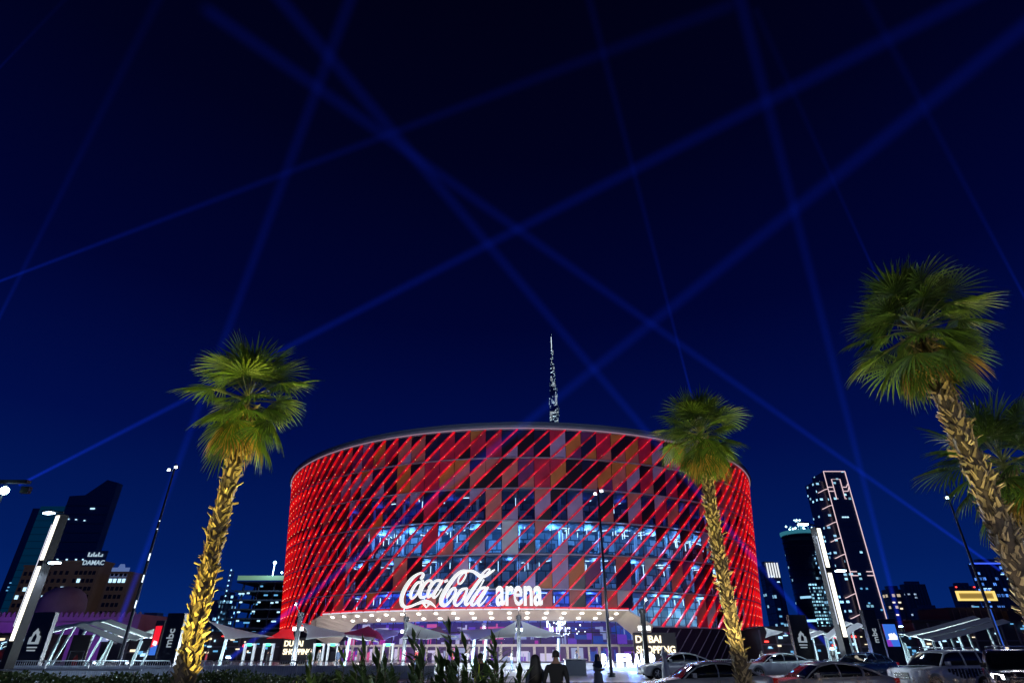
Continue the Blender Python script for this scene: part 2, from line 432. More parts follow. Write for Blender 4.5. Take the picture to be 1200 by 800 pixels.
# roof and rim
rf = MB(); z = 39.3
rf.lathe([(61.0,z+.12),(61.9,z+.15),(62.3,z+.5),(62.1,z+1.25),(61.2,z+1.5),(40,z+2.2),(0,z+2.8)], (CX,CY,0), 128)
apart(rf, 'roof', mat('roof_metal', (.13,.16,.23), .5, .2), smooth=False)
rl = MB(); rl.lathe([(61.42,z+.02),(61.98,z+.02),(61.98,z+.14),(61.42,z+.14),(61.42,z+.02)], (CX,CY,0), 128)
apart(rl, 'roof_edge_strip', emis('rim_glow', (.9,.55,.75), .3))
# entrance canopy: sloped soffit below the raised edge of the facade
so = MB(); n = 40
def zedge(a):
    if a < aL: return 5.9 + (ZO-.12-5.9)*max(0, (a-aL2)/(aL-aL2))
    if a > aR: return 5.9 + (ZO-.12-5.9)*max(0, (aR2-a)/(aR2-aR))
    return ZO-.12
aLi, aRi = ang_of(418, 727, 53), ang_of(722, 727, 53)
outer = [(aL2 + (aL-aL2)*i/6) for i in range(6)] + [aL + (aR-aL)*i/n for i in range(n+1)] + [aR + (aR2-aR)*(i+1)/6 for i in range(6)]
aLe, aRe = ang_of(392, 757, 53), ang_of(758, 757, 53)
inner = [(aLe + (aLi-aLe)*i/6) for i in range(6)] + [aLi + (aRi-aLi)*i/n for i in range(n+1)] + [aRi + (aRe-aRi)*(i+1)/6 for i in range(6)]
def zin(a):
    if a < aLi: return 2.6 + (6.75-2.6)*(a-aLe)/(aLi-aLe)
    if a > aRi: return 2.6 + (6.75-2.6)*(aRe-a)/(aRe-aRi)
    return 6.75
for i in range(len(outer)-1):
    q = [ap(outer[i], RZ(ZO)+.05, zedge(outer[i])), ap(outer[i+1], RZ(ZO)+.05, zedge(outer[i+1])), ap(inner[i+1], 53, zin(inner[i+1])), ap(inner[i], 53, zin(inner[i]))]
    q2 = [p + Vector((0,0,.18)) for p in q]
    so.add(q+q2, [(0,1,2,3),(7,6,5,4),(0,4,5,1),(3,2,6,7)], 0)
can = apart(so, 'entrance_canopy', mat('soffit_paint', (.62,.55,.50), .55, noise=.08, nscale=.3))
ed = MB()
ed.lathe([(RZ(ZO)+.1,ZO-.14),(RZ(ZO)+.3,ZO-.14),(RZ(ZO)+.3,ZO+.02),(RZ(ZO)+.1,ZO+.02)], (CX,CY,0), 60, 0, aL-PI/2, aR-PI/2)
apart(ed, 'canopy_edge_strip', emis('canopy_edge_white', (.9,.85,1), .9))
ed = MB()
ed.lathe([(RZ(ZO)+.05,ZO+.06),(RZ(ZO)+.45,ZO+.06),(RZ(ZO)+.45,ZO+.3),(RZ(ZO)+.05,ZO+.3)], (CX,CY,0), 60, 0, aL-PI/2, aR-PI/2)
apart(ed, 'canopy_red_strip', finmat('canopy_red', (1,.01,.03), .5))
M_down = emis('downlight', (1,.94,.88), 9)
ux = [390.5,404,419.5,436,453,471.7,491,511,531.7,553,575,597,618,640,661,682,702,722]
lx = [400.5,414,428.7,444,461,478,497,516,536,556,576.5,597,617.5,638,658,678,697.5,716]
def soff_pt(a, f):
    ro, ri = RZ(ZO)+.05, 53; return ap(a, ro+(ri-ro)*f, (ZO-.12)+(6.75-(ZO-.12))*f)
for xs, f, yy in ((ux,.28,718),(lx,.72,723)):
    for x in xs:
        r = RZ(ZO)+.05 + (53-RZ(ZO)-.05)*f; p = soff_pt(ang_of(x, yy, r), f)
        d = MB(); d.lathe([(0,-.10),(.26,-.10),(.34,.02),(.34,.12),(0,.12)], (p.x,p.y,p.z-.03), 12); apart(d, 'downlight', M_down, can)
for i in range(12):  # fill points added to brighten the soffit, in place of ground bounce
    a = aL+.04 + (aR-aL-.08)*i/11; light('soffit_fill', 'POINT', ap(a, 59.5, 2.2)-Vector((CX,CY,.3)), 420, (1,.86,.8) if i < 10 else (1,.9,.6), arena, .3)
# lobby
lob = MB(); R2 = 52.6
lob.lathe([(R2,3.2),(R2,6.75)], (CX,CY,0), 90, 0, aLe-PI/2, aRe-PI/2)
apart(lob, 'lobby_glass', glassmat('lobby_glass', (.75,.78,.9)))
fr = MB(); n = 44
for i in range(n+1):
    a = aLi + (aRi-aLi)*i/n
    if i % 4 == 0: fr.tube([ap(a,R2+.1,3), ap(a,R2+.1,6.75)], .09, 4)
fr.lathe([(R2+.02,4.9),(R2+.15,4.9),(R2+.15,5.05),(R2+.02,5.05)], (CX,CY,0), 60, 0, aLi-PI/2, aRi-PI/2)
apart(fr, 'lobby_mullions', M_dark)
pt = MB(); pt.lathe([(R2,2.75),(R2+.9,2.75),(R2+.9,3.12),(R2,3.12)], (CX,CY,0), 60, 0, aLe+.04-PI/2, aRi+.0-PI/2)
apart(pt, 'portal_beam', mat('portal_white', (.42,.40,.40), .5))
for i in range(30):
    a = aLe+.05 + (aRi-aLe-.05)*i/29
    if i in (9, 14, 20): continue
    c = MB(); c.box(ap(a, R2+.7, 1.5), (.26 if i % 3 else .45,.35,2.5), a); apart(c, 'portal_column', mat('portal_white'))
lbw = MB()
cols = [(.5,.02,.35),(.15,.05,.5),(.6,.55,.8),(.02,.06,.35),(.75,.1,.3),(.3,.35,.6),(.05,.02,.12)]
lm = [emis('lobby_glow_%s' % n_, c, .9) for n_, c in zip(('magenta','violet','white','blue','rose','pale_blue','dark'), cols)]
for i in range(300):
    fx = rnd.random(); a = aLe + (aRe-aLe)*fx
    z0 = rnd.choice([.3,.3,3.2,3.9,4.8,5.6]); h = rnd.uniform(.2, 1.9) if z0 > 3 else rnd.uniform(.8,2.3); h = min(h, (6.7 if z0 > 3 else 2.75)-z0); w_ = rnd.choice([.15,.3,.6,1.2,2.2])
    if z0 > 5: w_ = rnd.choice([1.5,3,4]); h = rnd.uniform(.12,.35)
    if fx > .76: c = rnd.choice([3,3,6,3,1,6,5])
    elif fx > .6: c = rnd.choice([3,1,5,0,2,6])
    else: c = rnd.choice([0,1,2,4,5,6,1,6,2])
    lbw.box(ap(a, 50+i*.006, z0+h/2), (w_, .1, h), a, c)
lbw.lathe([(49.6,.3),(49.6,6.7)], (CX,CY,0), 60, 6, aLe-PI/2, aRe-PI/2)
apart(lbw, 'lobby_wall_lights', lm)
lf = MB(); lf.lathe([(49,3.14),(R2-.05,3.14),(R2-.05,2.8),(49,2.8)], (CX,CY,0), 60, 0, aLe-PI/2, aRe-PI/2); apart(lf, 'lobby_floor', mat('slab_paint'))
ch = MB()
for i in range(46):
    x = rnd.gauss(660, 11); y = rnd.uniform(728, 746); p = px(x, y, CY-52.0+rnd.uniform(0,1)); ch.tube([p+Vector((0,0,.0)), p+Vector((0,0,rnd.choice([.25,.25,1.1])))], .09, 5)
apart(ch, 'chandelier', emis('chandelier_glow', (.75,.85,1), 5))
# base storey outside the entrance: recessed dark wall with slanted ribs
bw = MB(); bw.lathe([(54.5,.3),(56.6,5.75)], (CX,CY,0), 100, 0, aR2-PI/2+.0, aL2+2*PI-PI/2)
bw.lathe([(54.5,5.76),(58.2,5.76)], (CX,CY,0), 100, 0, aR2-PI/2, aL2+2*PI-PI/2)
for k in range(0, 100):
    a = aR2+.02 + k*DA
    if a > aL2+2*PI-.12: break
    bw.tube([ap(a, 54.7, .4), ap(a+1.3*DA, 56.7, 5.6)], .09, 4, 1)
    if k % 3 == 0: bw.box(ap(a+.5*DA, 54.7, 1.9), (1.6,.2,3), a+.5*DA, 2)
apart(bw, 'base_wall', [mat('base_dark', (.03,.018,.05), .35), mat('rib_paint', (.22,.18,.28), .5), mat('door_dark', (.015,.015,.03), .3)])
# ceiling light bars and hanging fittings behind the glass
M_bar = emis('interior_light_bar', (.7,.9,1), 3.6)
def bars(name, n, zlist, alim):
    b = MB()
    for _ in range(n):
        z = rnd.choice(zlist); a = rnd.uniform(*alim); r = rnd.uniform(50.8, 56)
        L = rnd.uniform(.7, 1.8)
        if rnd.random() < .62:
            rot = rnd.choice([a+.5, a+.5, a+PI/2, a]); b.box(ap(a, r, z-.35), (.09, L, .07), rot)
        else: b.box(ap(a, r, z-.5-L/2), (.07,.07, L), a)
    apart(b, name, M_bar)
bars('ceiling_lights', 100, [ZR[3]], (-.62,.85)); bars('ceiling_lights', 80, [ZR[2]], (-.75,.9)); bars('ceiling_lights', 34, [ZR[4], ZR[4], ZR[5]], (-.5,.5)); bars('ceiling_lights', 40, [ZR[1]], (-.7,.9))
for z, cs, pw, lim in ((20.6,(.14,.46,1),1150,(-.6,.8)), (15.2,(.16,.42,1),700,(-.7,.9)), (9.6,(.05,.13,1),1500,(-.62,.35)), (9.6,(.25,.62,.95),650,(.45,.95)), (26,(.05,.10,.7),160,(-.8,.9))):
    k = 11
    for i in range(k):
        a = lim[0] + (lim[1]-lim[0])*(i+.5)/k
        light('interior_lamp', 'POINT', ap(a, 54.6, z+1.2) - Vector((CX,CY,.3)), pw*rnd.uniform(.45,1.4), cs, arena, .5)
# odd furniture in the lounges so the rooms do not read as empty
fu = MB()
for _ in range(200):
    zi = rnd.choice([1,2,3]); a = rnd.uniform(-.8,.95); r = rnd.uniform(50,54.5); h = rnd.uniform(.6,2.6)
    fu.box(ap(a, r, ZR[zi]+.45+h/2), (rnd.uniform(.2,1.8), .4, h), a, rnd.choice([0,0,1,2]))
apart(fu, 'lounge_fittings', [mat('fitting_dark', (.03,.035,.05), .5), mat('fitting_pale', (.6,.62,.6), .5), mat('fitting_grey', (.2,.22,.26), .5)])

# ------------------------------------------------------------------ script sign on the facade
def cr_spline(pts, sub=7):
    out_ = []
    P_ = [pts[0]] + list(pts) + [pts[-1]]
    for i in range(1, len(P_)-2):
        p0, p1, p2, p3 = P_[i-1], P_[i], P_[i+1], P_[i+2]
        for s in range(sub):
            t = s/sub
            out_.append(tuple(.5*((2*b)+(-a+c)*t+(2*a-5*b+4*c-d)*t*t+(-a+3*b-3*c+d)*t**3) for a, b, c, d in zip(p0, p1, p2, p3)))
    out_.append(tuple(pts[-1])); return out_
strokes = [
 [(388,212,26),(418,192,48),(432,152,34),(398,135,28),(340,152,34),(262,205,50),(192,290,58),(142,385,62),(122,470,62),(138,548,58),(195,587,40),(275,578,32),(370,546,32),(470,520,48),(548,532,46),(605,562,30),(656,604,8)],
 [(468,545,40),(508,604,8)], [(560,540,38),(508,604,8)],
 [(398,256,30),(340,275,40),(280,360,46),(258,435,48),(285,475,32),(340,440,30),(388,362,34),(410,285,34),(398,256,30)],
 [(398,256,22),(432,236,20),(446,282,18)],
 [(520,335,20),(558,295,30),(562,250,32),(505,248,36),(442,315,46),(405,400,52),(415,456,48),(470,462,32),(528,415,18),(560,372,12)],
 [(700,245,36),(625,252,36),(555,330,42),(520,415,46),(532,462,36),(590,425,26),(660,330,26),(718,245,30)],
 [(735,238,26),(665,340,46),(606,435,48),(622,472,32),(672,435,18),(726,352,12)],
 [(758,264,34),(810,243,34)],
 [(1076,150,20),(1062,210,26),(1005,288,26),(964,284,24),(972,220,22),(1030,155,20),(1076,150,20)],
 [(1100,128,34),(1010,130,42),(922,192,52),(845,285,60),(776,390,64),(730,490,66),(736,556,60),(795,572,42),(870,508,32),(928,408,34),(920,352,28),(872,372,42),(824,440,46),(802,486,20)],
 [(1080,124,30),(1170,132,36),(1232,168,48),(1292,204,50),(1362,192,40),(1432,150,32),(1492,112,14)],
 [(1290,196,30),(1340,140,24),(1390,106,22),(1420,118,18),(1370,170,18)],
 [(1078,358,26),(1010,384,42),(946,468,46),(922,545,48),(958,578,32),(1020,532,30),(1078,432,34),(1094,368,30),(1078,358,26)],
 [(1300,225,46),(1214,330,50),(1136,440,52),(1084,530,52),(1094,572,36),(1142,540,20),(1212,440,16),(1290,330,18),(1336,245,22)],
 [(1368,350,32),(1284,370,36),(1204,468,46),(1164,545,48),(1192,578,32),(1250,522,26),(1320,422,26),(1392,348,26)],
 [(1402,342,26),(1332,440,46),(1264,540,48),(1282,582,32),(1340,540,18),(1400,462,12)],
]
SC = .1428
def sign_pt(ix, iy, dep):
    X = (ix-600)*SC; Z = ZO + (711.5-iy)*SC*1.0
    r = 60.05 + dep; return Vector((X, CY - math.sqrt(r*r-(X-CX)**2), Z))
sg = MB(); gl2 = MB()
def stroke_mesh(mb, st, grow, dep, thick, mi):
    sp = cr_spline(st)
    L, Rr = [], []
    for i, (x, y, w_) in enumerate(sp):
        x0, y0, _ = sp[max(i-1,0)]; x1, y1, _ = sp[min(i+1,len(sp)-1)]
        dx, dy = x1-x0, y1-y0; l = math.hypot(dx, dy) or 1; nx, ny = -dy/l, dx/l; h = max(w_,8)/2 + grow
        L.append((x+nx*h, y+ny*h)); Rr.append((x-nx*h, y-ny*h))
    n_ = len(sp); V = []
    for dd in (0, thick):
        for a_, b_ in zip(L, Rr):
            V.append(sign_pt(455+a_[0]/12, 660+a_[1]/12, dep+dd)); V.append(sign_pt(455+b_[0]/12, 660+b_[1]/12, dep+dd))
    F = []
    for i in range(n_-1):
        a_ = 2*i; F.append((a_, a_+1, a_+3, a_+2)); o_ = 2*n_; F.append((o_+a_, o_+a_+2, o_+a_+3, o_+a_+1))
        F.append((a_, a_+2, o_+a_+2, o_+a_)); F.append((a_+1, o_+a_+1, o_+a_+3, a_+3))
    F.append((0, 2*n_, 2*n_+1, 1)); F.append((2*n_-2, 2*n_-1, 4*n_-1, 4*n_-2))
    mb.add(V, F, mi)
for i, st in enumerate(strokes):
    stroke_mesh(sg, st, -3.5, .5+.004*i, .25, 0)
    stroke_mesh(gl2, st, 1, .30+.004*i, .12, 0)
M_signface = mat('sign_face_white', (.8,.8,.78), .5, emit=(1,.97,.9), es=.72)
M_signrim = emis('sign_rim_white', (.95,.97,1), 1.1)
sign = thing('arena_sign', 'illuminated white script and block lettering above the entrance canopy', 'sign', (CX, CY-60, ZO))
def spart(o, name=None):
    o.data.transform(Matrix.Translation((-CX, -CY+60, -ZO))); o.parent = sign; return o
spart(sg.build('script_lettering', M_signface)); spart(gl2.build('script_halo', M_signrim))
for nm, ext, bo, dd, mm in (('block_lettering', .14, .004, .52, M_signface), ('block_halo', .06, .028, .34, M_signrim)):
    t_ = text(nm, 'arena', 1, ext, mm, None, bo)
    xs = [v.co.x for v in t_.data.vertices]; zs = [v.co.z for v in t_.data.vertices]
    x0, x1, z0, z1 = min(xs), max(xs), min(zs), max(zs)
    g_ = .5 if 'halo' in nm else 0
    for v in t_.data.vertices:
        u = (v.co.x-x0)/(x1-x0); q = (v.co.z-z0)/(z1-z0)
        v.co = sign_pt(581.2-g_+u*(54.4+2*g_), 709+g_-q*(21+2*g_), dd-v.co.y)
    spart(t_)
sb = MB()
for x in range(466, 640, 12): sb.tube([sign_pt(x, 709, -.1), sign_pt(x, 709, .36)], .05, 4); sb.tube([sign_pt(x, 690, -.1), sign_pt(x, 690, .32)], .05, 4)
spart(sb.build('sign_brackets', M_dark))
for x in (480, 520, 560, 600, 630):
    light('sign_backlight', 'POINT', sign_pt(x, 695, .12)-Vector((CX,CY-60,ZO)), 60, (.12,.2,1), sign, .2)

# ================================================================== LIGHT BEAMS
def beammat(name, s, L):  # cone volume glows by itself, in place of haze lit by a searchlight
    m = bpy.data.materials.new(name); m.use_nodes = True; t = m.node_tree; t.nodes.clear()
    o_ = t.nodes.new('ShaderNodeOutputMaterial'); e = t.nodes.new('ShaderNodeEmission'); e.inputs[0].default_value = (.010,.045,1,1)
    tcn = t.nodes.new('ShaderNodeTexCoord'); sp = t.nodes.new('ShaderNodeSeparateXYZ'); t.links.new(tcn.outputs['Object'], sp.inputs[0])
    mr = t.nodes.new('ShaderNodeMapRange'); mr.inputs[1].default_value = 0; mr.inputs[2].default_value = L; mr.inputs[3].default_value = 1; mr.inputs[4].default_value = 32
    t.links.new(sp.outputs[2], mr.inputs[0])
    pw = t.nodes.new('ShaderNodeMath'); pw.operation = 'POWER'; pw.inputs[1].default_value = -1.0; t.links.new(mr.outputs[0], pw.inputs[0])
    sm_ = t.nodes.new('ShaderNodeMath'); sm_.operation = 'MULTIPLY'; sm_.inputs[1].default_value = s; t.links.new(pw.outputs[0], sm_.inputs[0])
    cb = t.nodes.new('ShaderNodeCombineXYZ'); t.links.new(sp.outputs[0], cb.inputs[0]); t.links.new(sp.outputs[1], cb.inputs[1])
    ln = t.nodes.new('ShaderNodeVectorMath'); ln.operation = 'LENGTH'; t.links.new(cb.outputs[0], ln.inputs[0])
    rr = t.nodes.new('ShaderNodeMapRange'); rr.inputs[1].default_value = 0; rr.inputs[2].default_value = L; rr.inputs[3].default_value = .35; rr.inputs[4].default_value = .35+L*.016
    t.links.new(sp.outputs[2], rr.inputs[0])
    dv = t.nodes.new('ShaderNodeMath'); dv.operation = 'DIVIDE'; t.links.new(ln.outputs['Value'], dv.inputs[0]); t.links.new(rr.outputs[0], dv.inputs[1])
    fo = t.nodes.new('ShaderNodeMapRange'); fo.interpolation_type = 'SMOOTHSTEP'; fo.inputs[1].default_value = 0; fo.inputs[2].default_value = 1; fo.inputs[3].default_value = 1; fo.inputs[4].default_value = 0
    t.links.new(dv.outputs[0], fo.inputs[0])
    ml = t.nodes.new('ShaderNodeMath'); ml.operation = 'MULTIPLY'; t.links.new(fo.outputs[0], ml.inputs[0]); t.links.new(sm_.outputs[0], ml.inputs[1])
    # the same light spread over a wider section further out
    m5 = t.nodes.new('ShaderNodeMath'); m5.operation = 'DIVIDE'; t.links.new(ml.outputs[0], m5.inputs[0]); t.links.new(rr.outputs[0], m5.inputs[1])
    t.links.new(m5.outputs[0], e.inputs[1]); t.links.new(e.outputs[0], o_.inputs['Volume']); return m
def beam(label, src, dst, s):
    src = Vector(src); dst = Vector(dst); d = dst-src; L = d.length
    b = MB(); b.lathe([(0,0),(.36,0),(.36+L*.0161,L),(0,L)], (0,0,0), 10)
    o_ = b.build('light_beam', beammat('beam_glow', s, L)); o_.location = src; o_.rotation_euler = d.to_track_quat('Z', 'Y').to_euler()
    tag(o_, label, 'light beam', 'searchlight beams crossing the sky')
def zplane(x, y, Y): return px(x, y, Y)
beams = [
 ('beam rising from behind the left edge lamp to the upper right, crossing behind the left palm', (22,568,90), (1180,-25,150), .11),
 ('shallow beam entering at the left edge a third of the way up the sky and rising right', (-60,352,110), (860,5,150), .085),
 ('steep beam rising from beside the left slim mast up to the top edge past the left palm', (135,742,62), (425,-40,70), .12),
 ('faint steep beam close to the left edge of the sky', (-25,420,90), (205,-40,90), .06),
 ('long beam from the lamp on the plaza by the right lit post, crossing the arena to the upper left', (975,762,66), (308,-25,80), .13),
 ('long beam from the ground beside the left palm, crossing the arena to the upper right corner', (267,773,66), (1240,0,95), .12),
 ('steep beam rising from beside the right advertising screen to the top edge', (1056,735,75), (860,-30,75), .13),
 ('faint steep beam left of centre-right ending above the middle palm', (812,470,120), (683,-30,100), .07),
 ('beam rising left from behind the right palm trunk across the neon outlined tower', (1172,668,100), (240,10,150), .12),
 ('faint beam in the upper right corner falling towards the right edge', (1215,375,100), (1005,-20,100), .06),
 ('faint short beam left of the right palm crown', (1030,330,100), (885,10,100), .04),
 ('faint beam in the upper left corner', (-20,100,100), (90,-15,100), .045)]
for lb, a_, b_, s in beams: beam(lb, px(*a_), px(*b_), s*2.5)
def searchlight(loc, label):
    t_ = thing('searchlight', label, 'searchlight', loc, 0, 'searchlights on the plaza')
    b = MB(); b.box((0,0,.15), (.6,.6,.3)); b.tube([(-.32,0,.3),(-.32,0,.75)], .04, 6); b.tube([(.32,0,.3),(.32,0,.75)], .04, 6); b.build('yoke', M_dark, t_)
    b = MB(); b.lathe([(0,-.3),(.2,-.3),(.27,.2),(.0,.2)], (0,0,.8), 14); b.build('housing', M_dark, t_)
    b = MB(); b.lathe([(0,.21),(.25,.21),(.2,.27),(0,.28)], (0,0,.8), 14); b.build('lens', emis('searchlight_lens', (.45,.65,1), 25), t_); return t_
for p_, lb in (((975,762,66),'small blue searchlight on the plaza in front of the right lit post'), ((267,773,66),'small blue searchlight behind the barriers right of the left palm'), ((1056,735,75),'searchlight standing behind the right advertising screen'), ((135,742,62),'searchlight behind the left slim mast')):
    q = px(*p_); searchlight((q.x, q.y, max(.3, q.z-.9)), lb)

# ================================================================== CITY BEHIND
def body_thing(name, label, loc=(0,0,0), group=None, cat='building'):
    return thing(name, label, cat, loc, 0, group)
def quadwin(parent, me_cache, size, m, spots, name='lit_window'):
    """identical small lit windows, each a part"""
    key = (size, m.name)
    first = me_cache.get(key)
    for (x, y, z) in spots:
        if first is None:
            b = MB(); b.box((0,0,0), size); first = b.build(name, m, parent); me_cache[key] = first
            first.location = (x,y,z); continue
        c = first.copy(); sc.collection.objects.link(c); c.parent = parent; c.location = (x,y,z); c.name = name
WC = {}
M_wb = emis('window_blue_white', (.45,.75,1), 1.6); M_ww = emis('window_warm', (1,.85,.6), 1.3); M_wc = emis('window_cyan', (.15,.5,.9), .9); M_red = emis('obstruction_red', (1,.05,.04), 3)
M_td = mat('tower_dark', (.10,.13,.2), .4, .5)
# slanted-roof tower
t_ = body_thing('office_tower', 'dark glass tower with a steeply slanted top beside the left lit post', (-440,600,0))
def T(x, z, y=0): return (x+440, y, z)
b = MB(); b.prism([T(-463,0), T(-417,0), T(-417,160), T(-429,163), T(-447,147), T(-463,146)], (0,9,0)); b.build('tower_body', winmat('slant_windows', (.012,.016,.04), (.5,.75,1), 4, 4.2, .004, 1.0), t_)
b = MB()
for z in range(10, 144, 9): b.box(T(-440, z, -.3), (46.6,.4,.5))
b.build('floor_band', mat('band_dark', (.03,.035,.06), .4), t_)
b = MB(); b.box(T(-440, 62, -.6), (36,.5,.8)); b.build('lit_storey', winmat('storey_lights', (.02,.02,.04), (.4,.75,1), 2.2, 1.7, .7, 1.2), t_)
quadwin(t_, WC, (4.5,.4,1.3), M_wb, [T(-434, 133, -.6)]); quadwin(t_, WC, (1.6,.4,1), M_wb, [T(-438,121,-.6), T(-447,122,-.6), T(-455,122.5,-.6)])
t_ = body_thing('office_tower', 'plain blue glass tower with a dark left flank behind the left lit post', (-485,620,0))
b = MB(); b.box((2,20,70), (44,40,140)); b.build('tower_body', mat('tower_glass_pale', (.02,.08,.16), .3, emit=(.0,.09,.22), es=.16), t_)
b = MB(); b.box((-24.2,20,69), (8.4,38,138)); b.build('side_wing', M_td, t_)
quadwin(t_, WC, (1.6,.4,1), M_wc, [(-20.5,-.5,60),(-20.2,-.5,64),(-20.7,-.5,57)])
b = MB()
for z in range(6, 138, 7): b.box((2,-.15,z), (44.3,.3,.35))
b.build('floor_band', mat('band_dark'), t_)

# tan hotel with rooftop signs
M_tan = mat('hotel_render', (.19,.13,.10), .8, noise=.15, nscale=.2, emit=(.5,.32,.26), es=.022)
M_hw = mat('hotel_window_dark', (.008,.01,.014), .2)
ht = body_thing('hotel_block', 'tan hotel block with a dark lettered board and a pale board on its roof', (-186,260,0))
def hb(x0, x1, z1, y0=0, y1=9):
    b = MB(); b.b2((x0+186,y0,0), (x1+186,y1,z1)); b.b2((x0+186-.4,y0-.4,z1), (x1+186+.4,y1,z1+.8)); b.build('wing', M_tan, ht)
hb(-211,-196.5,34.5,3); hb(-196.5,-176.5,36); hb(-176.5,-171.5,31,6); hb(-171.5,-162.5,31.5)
hw = []; 
for zi in range(9):
    z = 7+zi*3.1
    for x in [-209.5+2.2*k for k in range(6)]: hw.append((x+186, 2.85, z))
    for x in (-194.5,-192,-189.5,-185.5,-183.6,-181.7,-179.7,-178): hw.append((x+186, -.15, z))
    for x in (-170,-168.2,-166.2,-164.4): hw.append((x+186, -.15, z if z < 30 else z-.6))
rnd.shuffle(hw)
lit = hw[:17]; dark = hw[17:]
def hotel_window(x, y, z, m, first=[None, None]):
    i = 0 if m is M_hw else 1
    if first[i] is None:
        b = MB(); b.box((0,0,0), (1.15,.3,1.5)); o = b.build('window', m, ht); s = MB(); s.box((0,-.32,-1.0), (1.5,.7,.25)); s2 = s.build('window_sill', M_tan, o); first[i] = o; o.location = (x,y,z); return
    o = first[i].copy(); sc.collection.objects.link(o); o.parent = ht; o.location = (x,y,z)
    for c in first[i].children:
        cc = c.copy(); sc.collection.objects.link(cc); cc.parent = o
for q in lit: hotel_window(*q, M_wb)
for q in dark[:83]: hotel_window(*q, M_hw)
b = MB()
for q in dark[83:]: b.box(q, (1.15,.3,1.5))
tag(b.build('far_windows', M_hw, ht), kind='stuff')
def board_at(par, x0, x1, y0, y1, Y, m, nm, ox, oy, thick=.5):
    xa, xb = pX(x0, y0, Y), pX(x1, y0, Y); zb, za = pZ(y1, Y), pZ(y0, Y)
    b = MB(); b.box(((xa+xb)/2-ox, Y-oy, (za+zb)/2), (xb-xa, thick, za-zb)); o = b.build(nm, m, par); return o, (xa+xb)/2-ox, (za+zb)/2, xb-xa, za-zb
o, cx_, cz_, w_, h_ = board_at(ht, 102, 127, 645, 663, 258, M_td, 'sign_board', -186, 260)
tx = text('sign_lettering', 'DAMAC', 2.6, .06, emis('far_sign_white', (.55,.75,.9), .75), ht, .03); tx.location = (cx_+.2, -2.45, cz_-1.8)
# arabic line above it, built as strokes
b = MB()
for x0, x1, z0, z1 in ((-3.4,-2.9,0,1.7),(-2.7,-1.6,0,.4),(-2.0,-1.6,0,1.1),(-1.2,-.8,0,1.7),(-.5,.5,0,.4),(.1,.5,0,.9),(-.5,-.1,0,.7),(.9,1.3,0,1.7),(1.6,2.9,0,.4),(2.5,2.9,0,1.0)): b.b2((x0,-.1,z0), (x1,.1,z1))
o = b.build('sign_lettering', emis('far_sign_white', (.55,.75,.9), .75), ht); o.location = (cx_+.2, -2.5, cz_+.7)
b = MB(); zc = pZ(668, 258); xc = pX(137, 668, 258)+186
b.prism([(xc-3.6,0,zc-3.2),(xc+3.7,0,zc-3.6),(xc+3.7,0,zc+1.4),(xc+1.6,0,zc+1.4),(xc+1.0,0,zc+2.8),(xc-.6,0,zc+2.8),(xc-1.2,0,zc+1.4),(xc-3.6,0,zc+1.4)], (0,.5,0)); b.build('roof_board', mat('pale_board', (.3,.35,.6), .6, emit=(.25,.4,.9), es=.35), ht)
quadwin(ht, WC, (.5,.5,.5), M_wb, [(x+186, -1, 37) for x in (-195,-191,-187,-184,-180)])

# purple lit walled building with merlons and dome
M_ad = mat('fort_render', (.42,.30,.34), .8, noise=.1, nscale=.5)
ft = body_thing('walled_building', 'low crenellated building washed in purple light with a rounded dome behind the left canopy', (-105,150,.3))
b = MB(); b.b2((-45,0,0), (16,18,9.0)); b.b2((-45,-.25,7.6), (16,0,7.9)); b.b2((-45,-.25,4.6), (16,0,4.8)); b.build('wall', M_ad, ft)
for k in range(50):
    x = -44.5+k*1.24
    if k == 0:
        b = MB(); b.prism([(-.42,0,0),(.42,0,0),(.42,0,.5),(.2,0,.9),(0,0,1.15),(-.2,0,.9),(-.42,0,.5)], (0,.5,0)); mer = b.build('merlon', M_ad, ft); mer.location = (x,0,9)
    else:
        c = mer.copy(); sc.collection.objects.link(c); c.parent = ft; c.location = (x,0,9)
b = MB(); b.lathe([(5.2,9),(5.3,12),(5.1,13.6),(4.3,15),(2.8,16.1),(0,16.7)], (-10,10,0), 28); b.build('dome', M_ad, ft, True)
for x in (-30,-22,-3,4,11):
    b = MB(); b.b2((x-.7,-.12,5.2), (x+.7,.05,6.9)); b.build('window', M_hw, ft)
b = MB(); b.b2((15.5,-.4,-.3), (17,18,9.6)); b.build('corner_pier', M_ad, ft)
for x in (-38,-26,-14,-2,10): light('wall_washer', 'SPOT', (x,-9,.3), 1500, (.36,.10,1), ft, .4, (x,0,7), 110)
light('wall_washer', 'SPOT', (-12,-12,9), 500, (.36,.10,1), ft, .4, (-10,8,14), 70)

# building under construction, left of the arena
cb = body_thing('unfinished_building', 'unfinished dark storeyed block with work lights and a lit top edge left of the arena', (-85,220,.3))
b = MB()
for i in range(9): b.b2((-14+.35*i-2.2,0,i*2.95), (14,20,i*2.95+.45))
b.build('floor_slab', mat('raw_concrete', (.11,.15,.19), .8, noise=.3), cb)
b = MB()
for x in (-12,-6.5,-1,4.5,10):
    for y in (.6,10): b.tube([(x,y,0),(x+1.2,y,24)], .35, 4)
b.b2((-12,14,0), (14,14.4,24)); b.build('columns', mat('raw_concrete_dark', (.03,.045,.07), .8), cb)
b = MB(); b.b2((-13.4,-.3,24.4), (14,0,25.9)); b.build('lit_hoarding', mat('hoarding_green', (.2,.3,.15), .6, emit=(.35,.7,.45), es=.32), cb)
quadwin(cb, WC, (.9,.3,.45), M_wb, [(rnd.uniform(-12,13), .4+rnd.choice([0,4]), i*2.95+rnd.choice([2.3,2.5])) for i in range(7) for _ in range(6)])
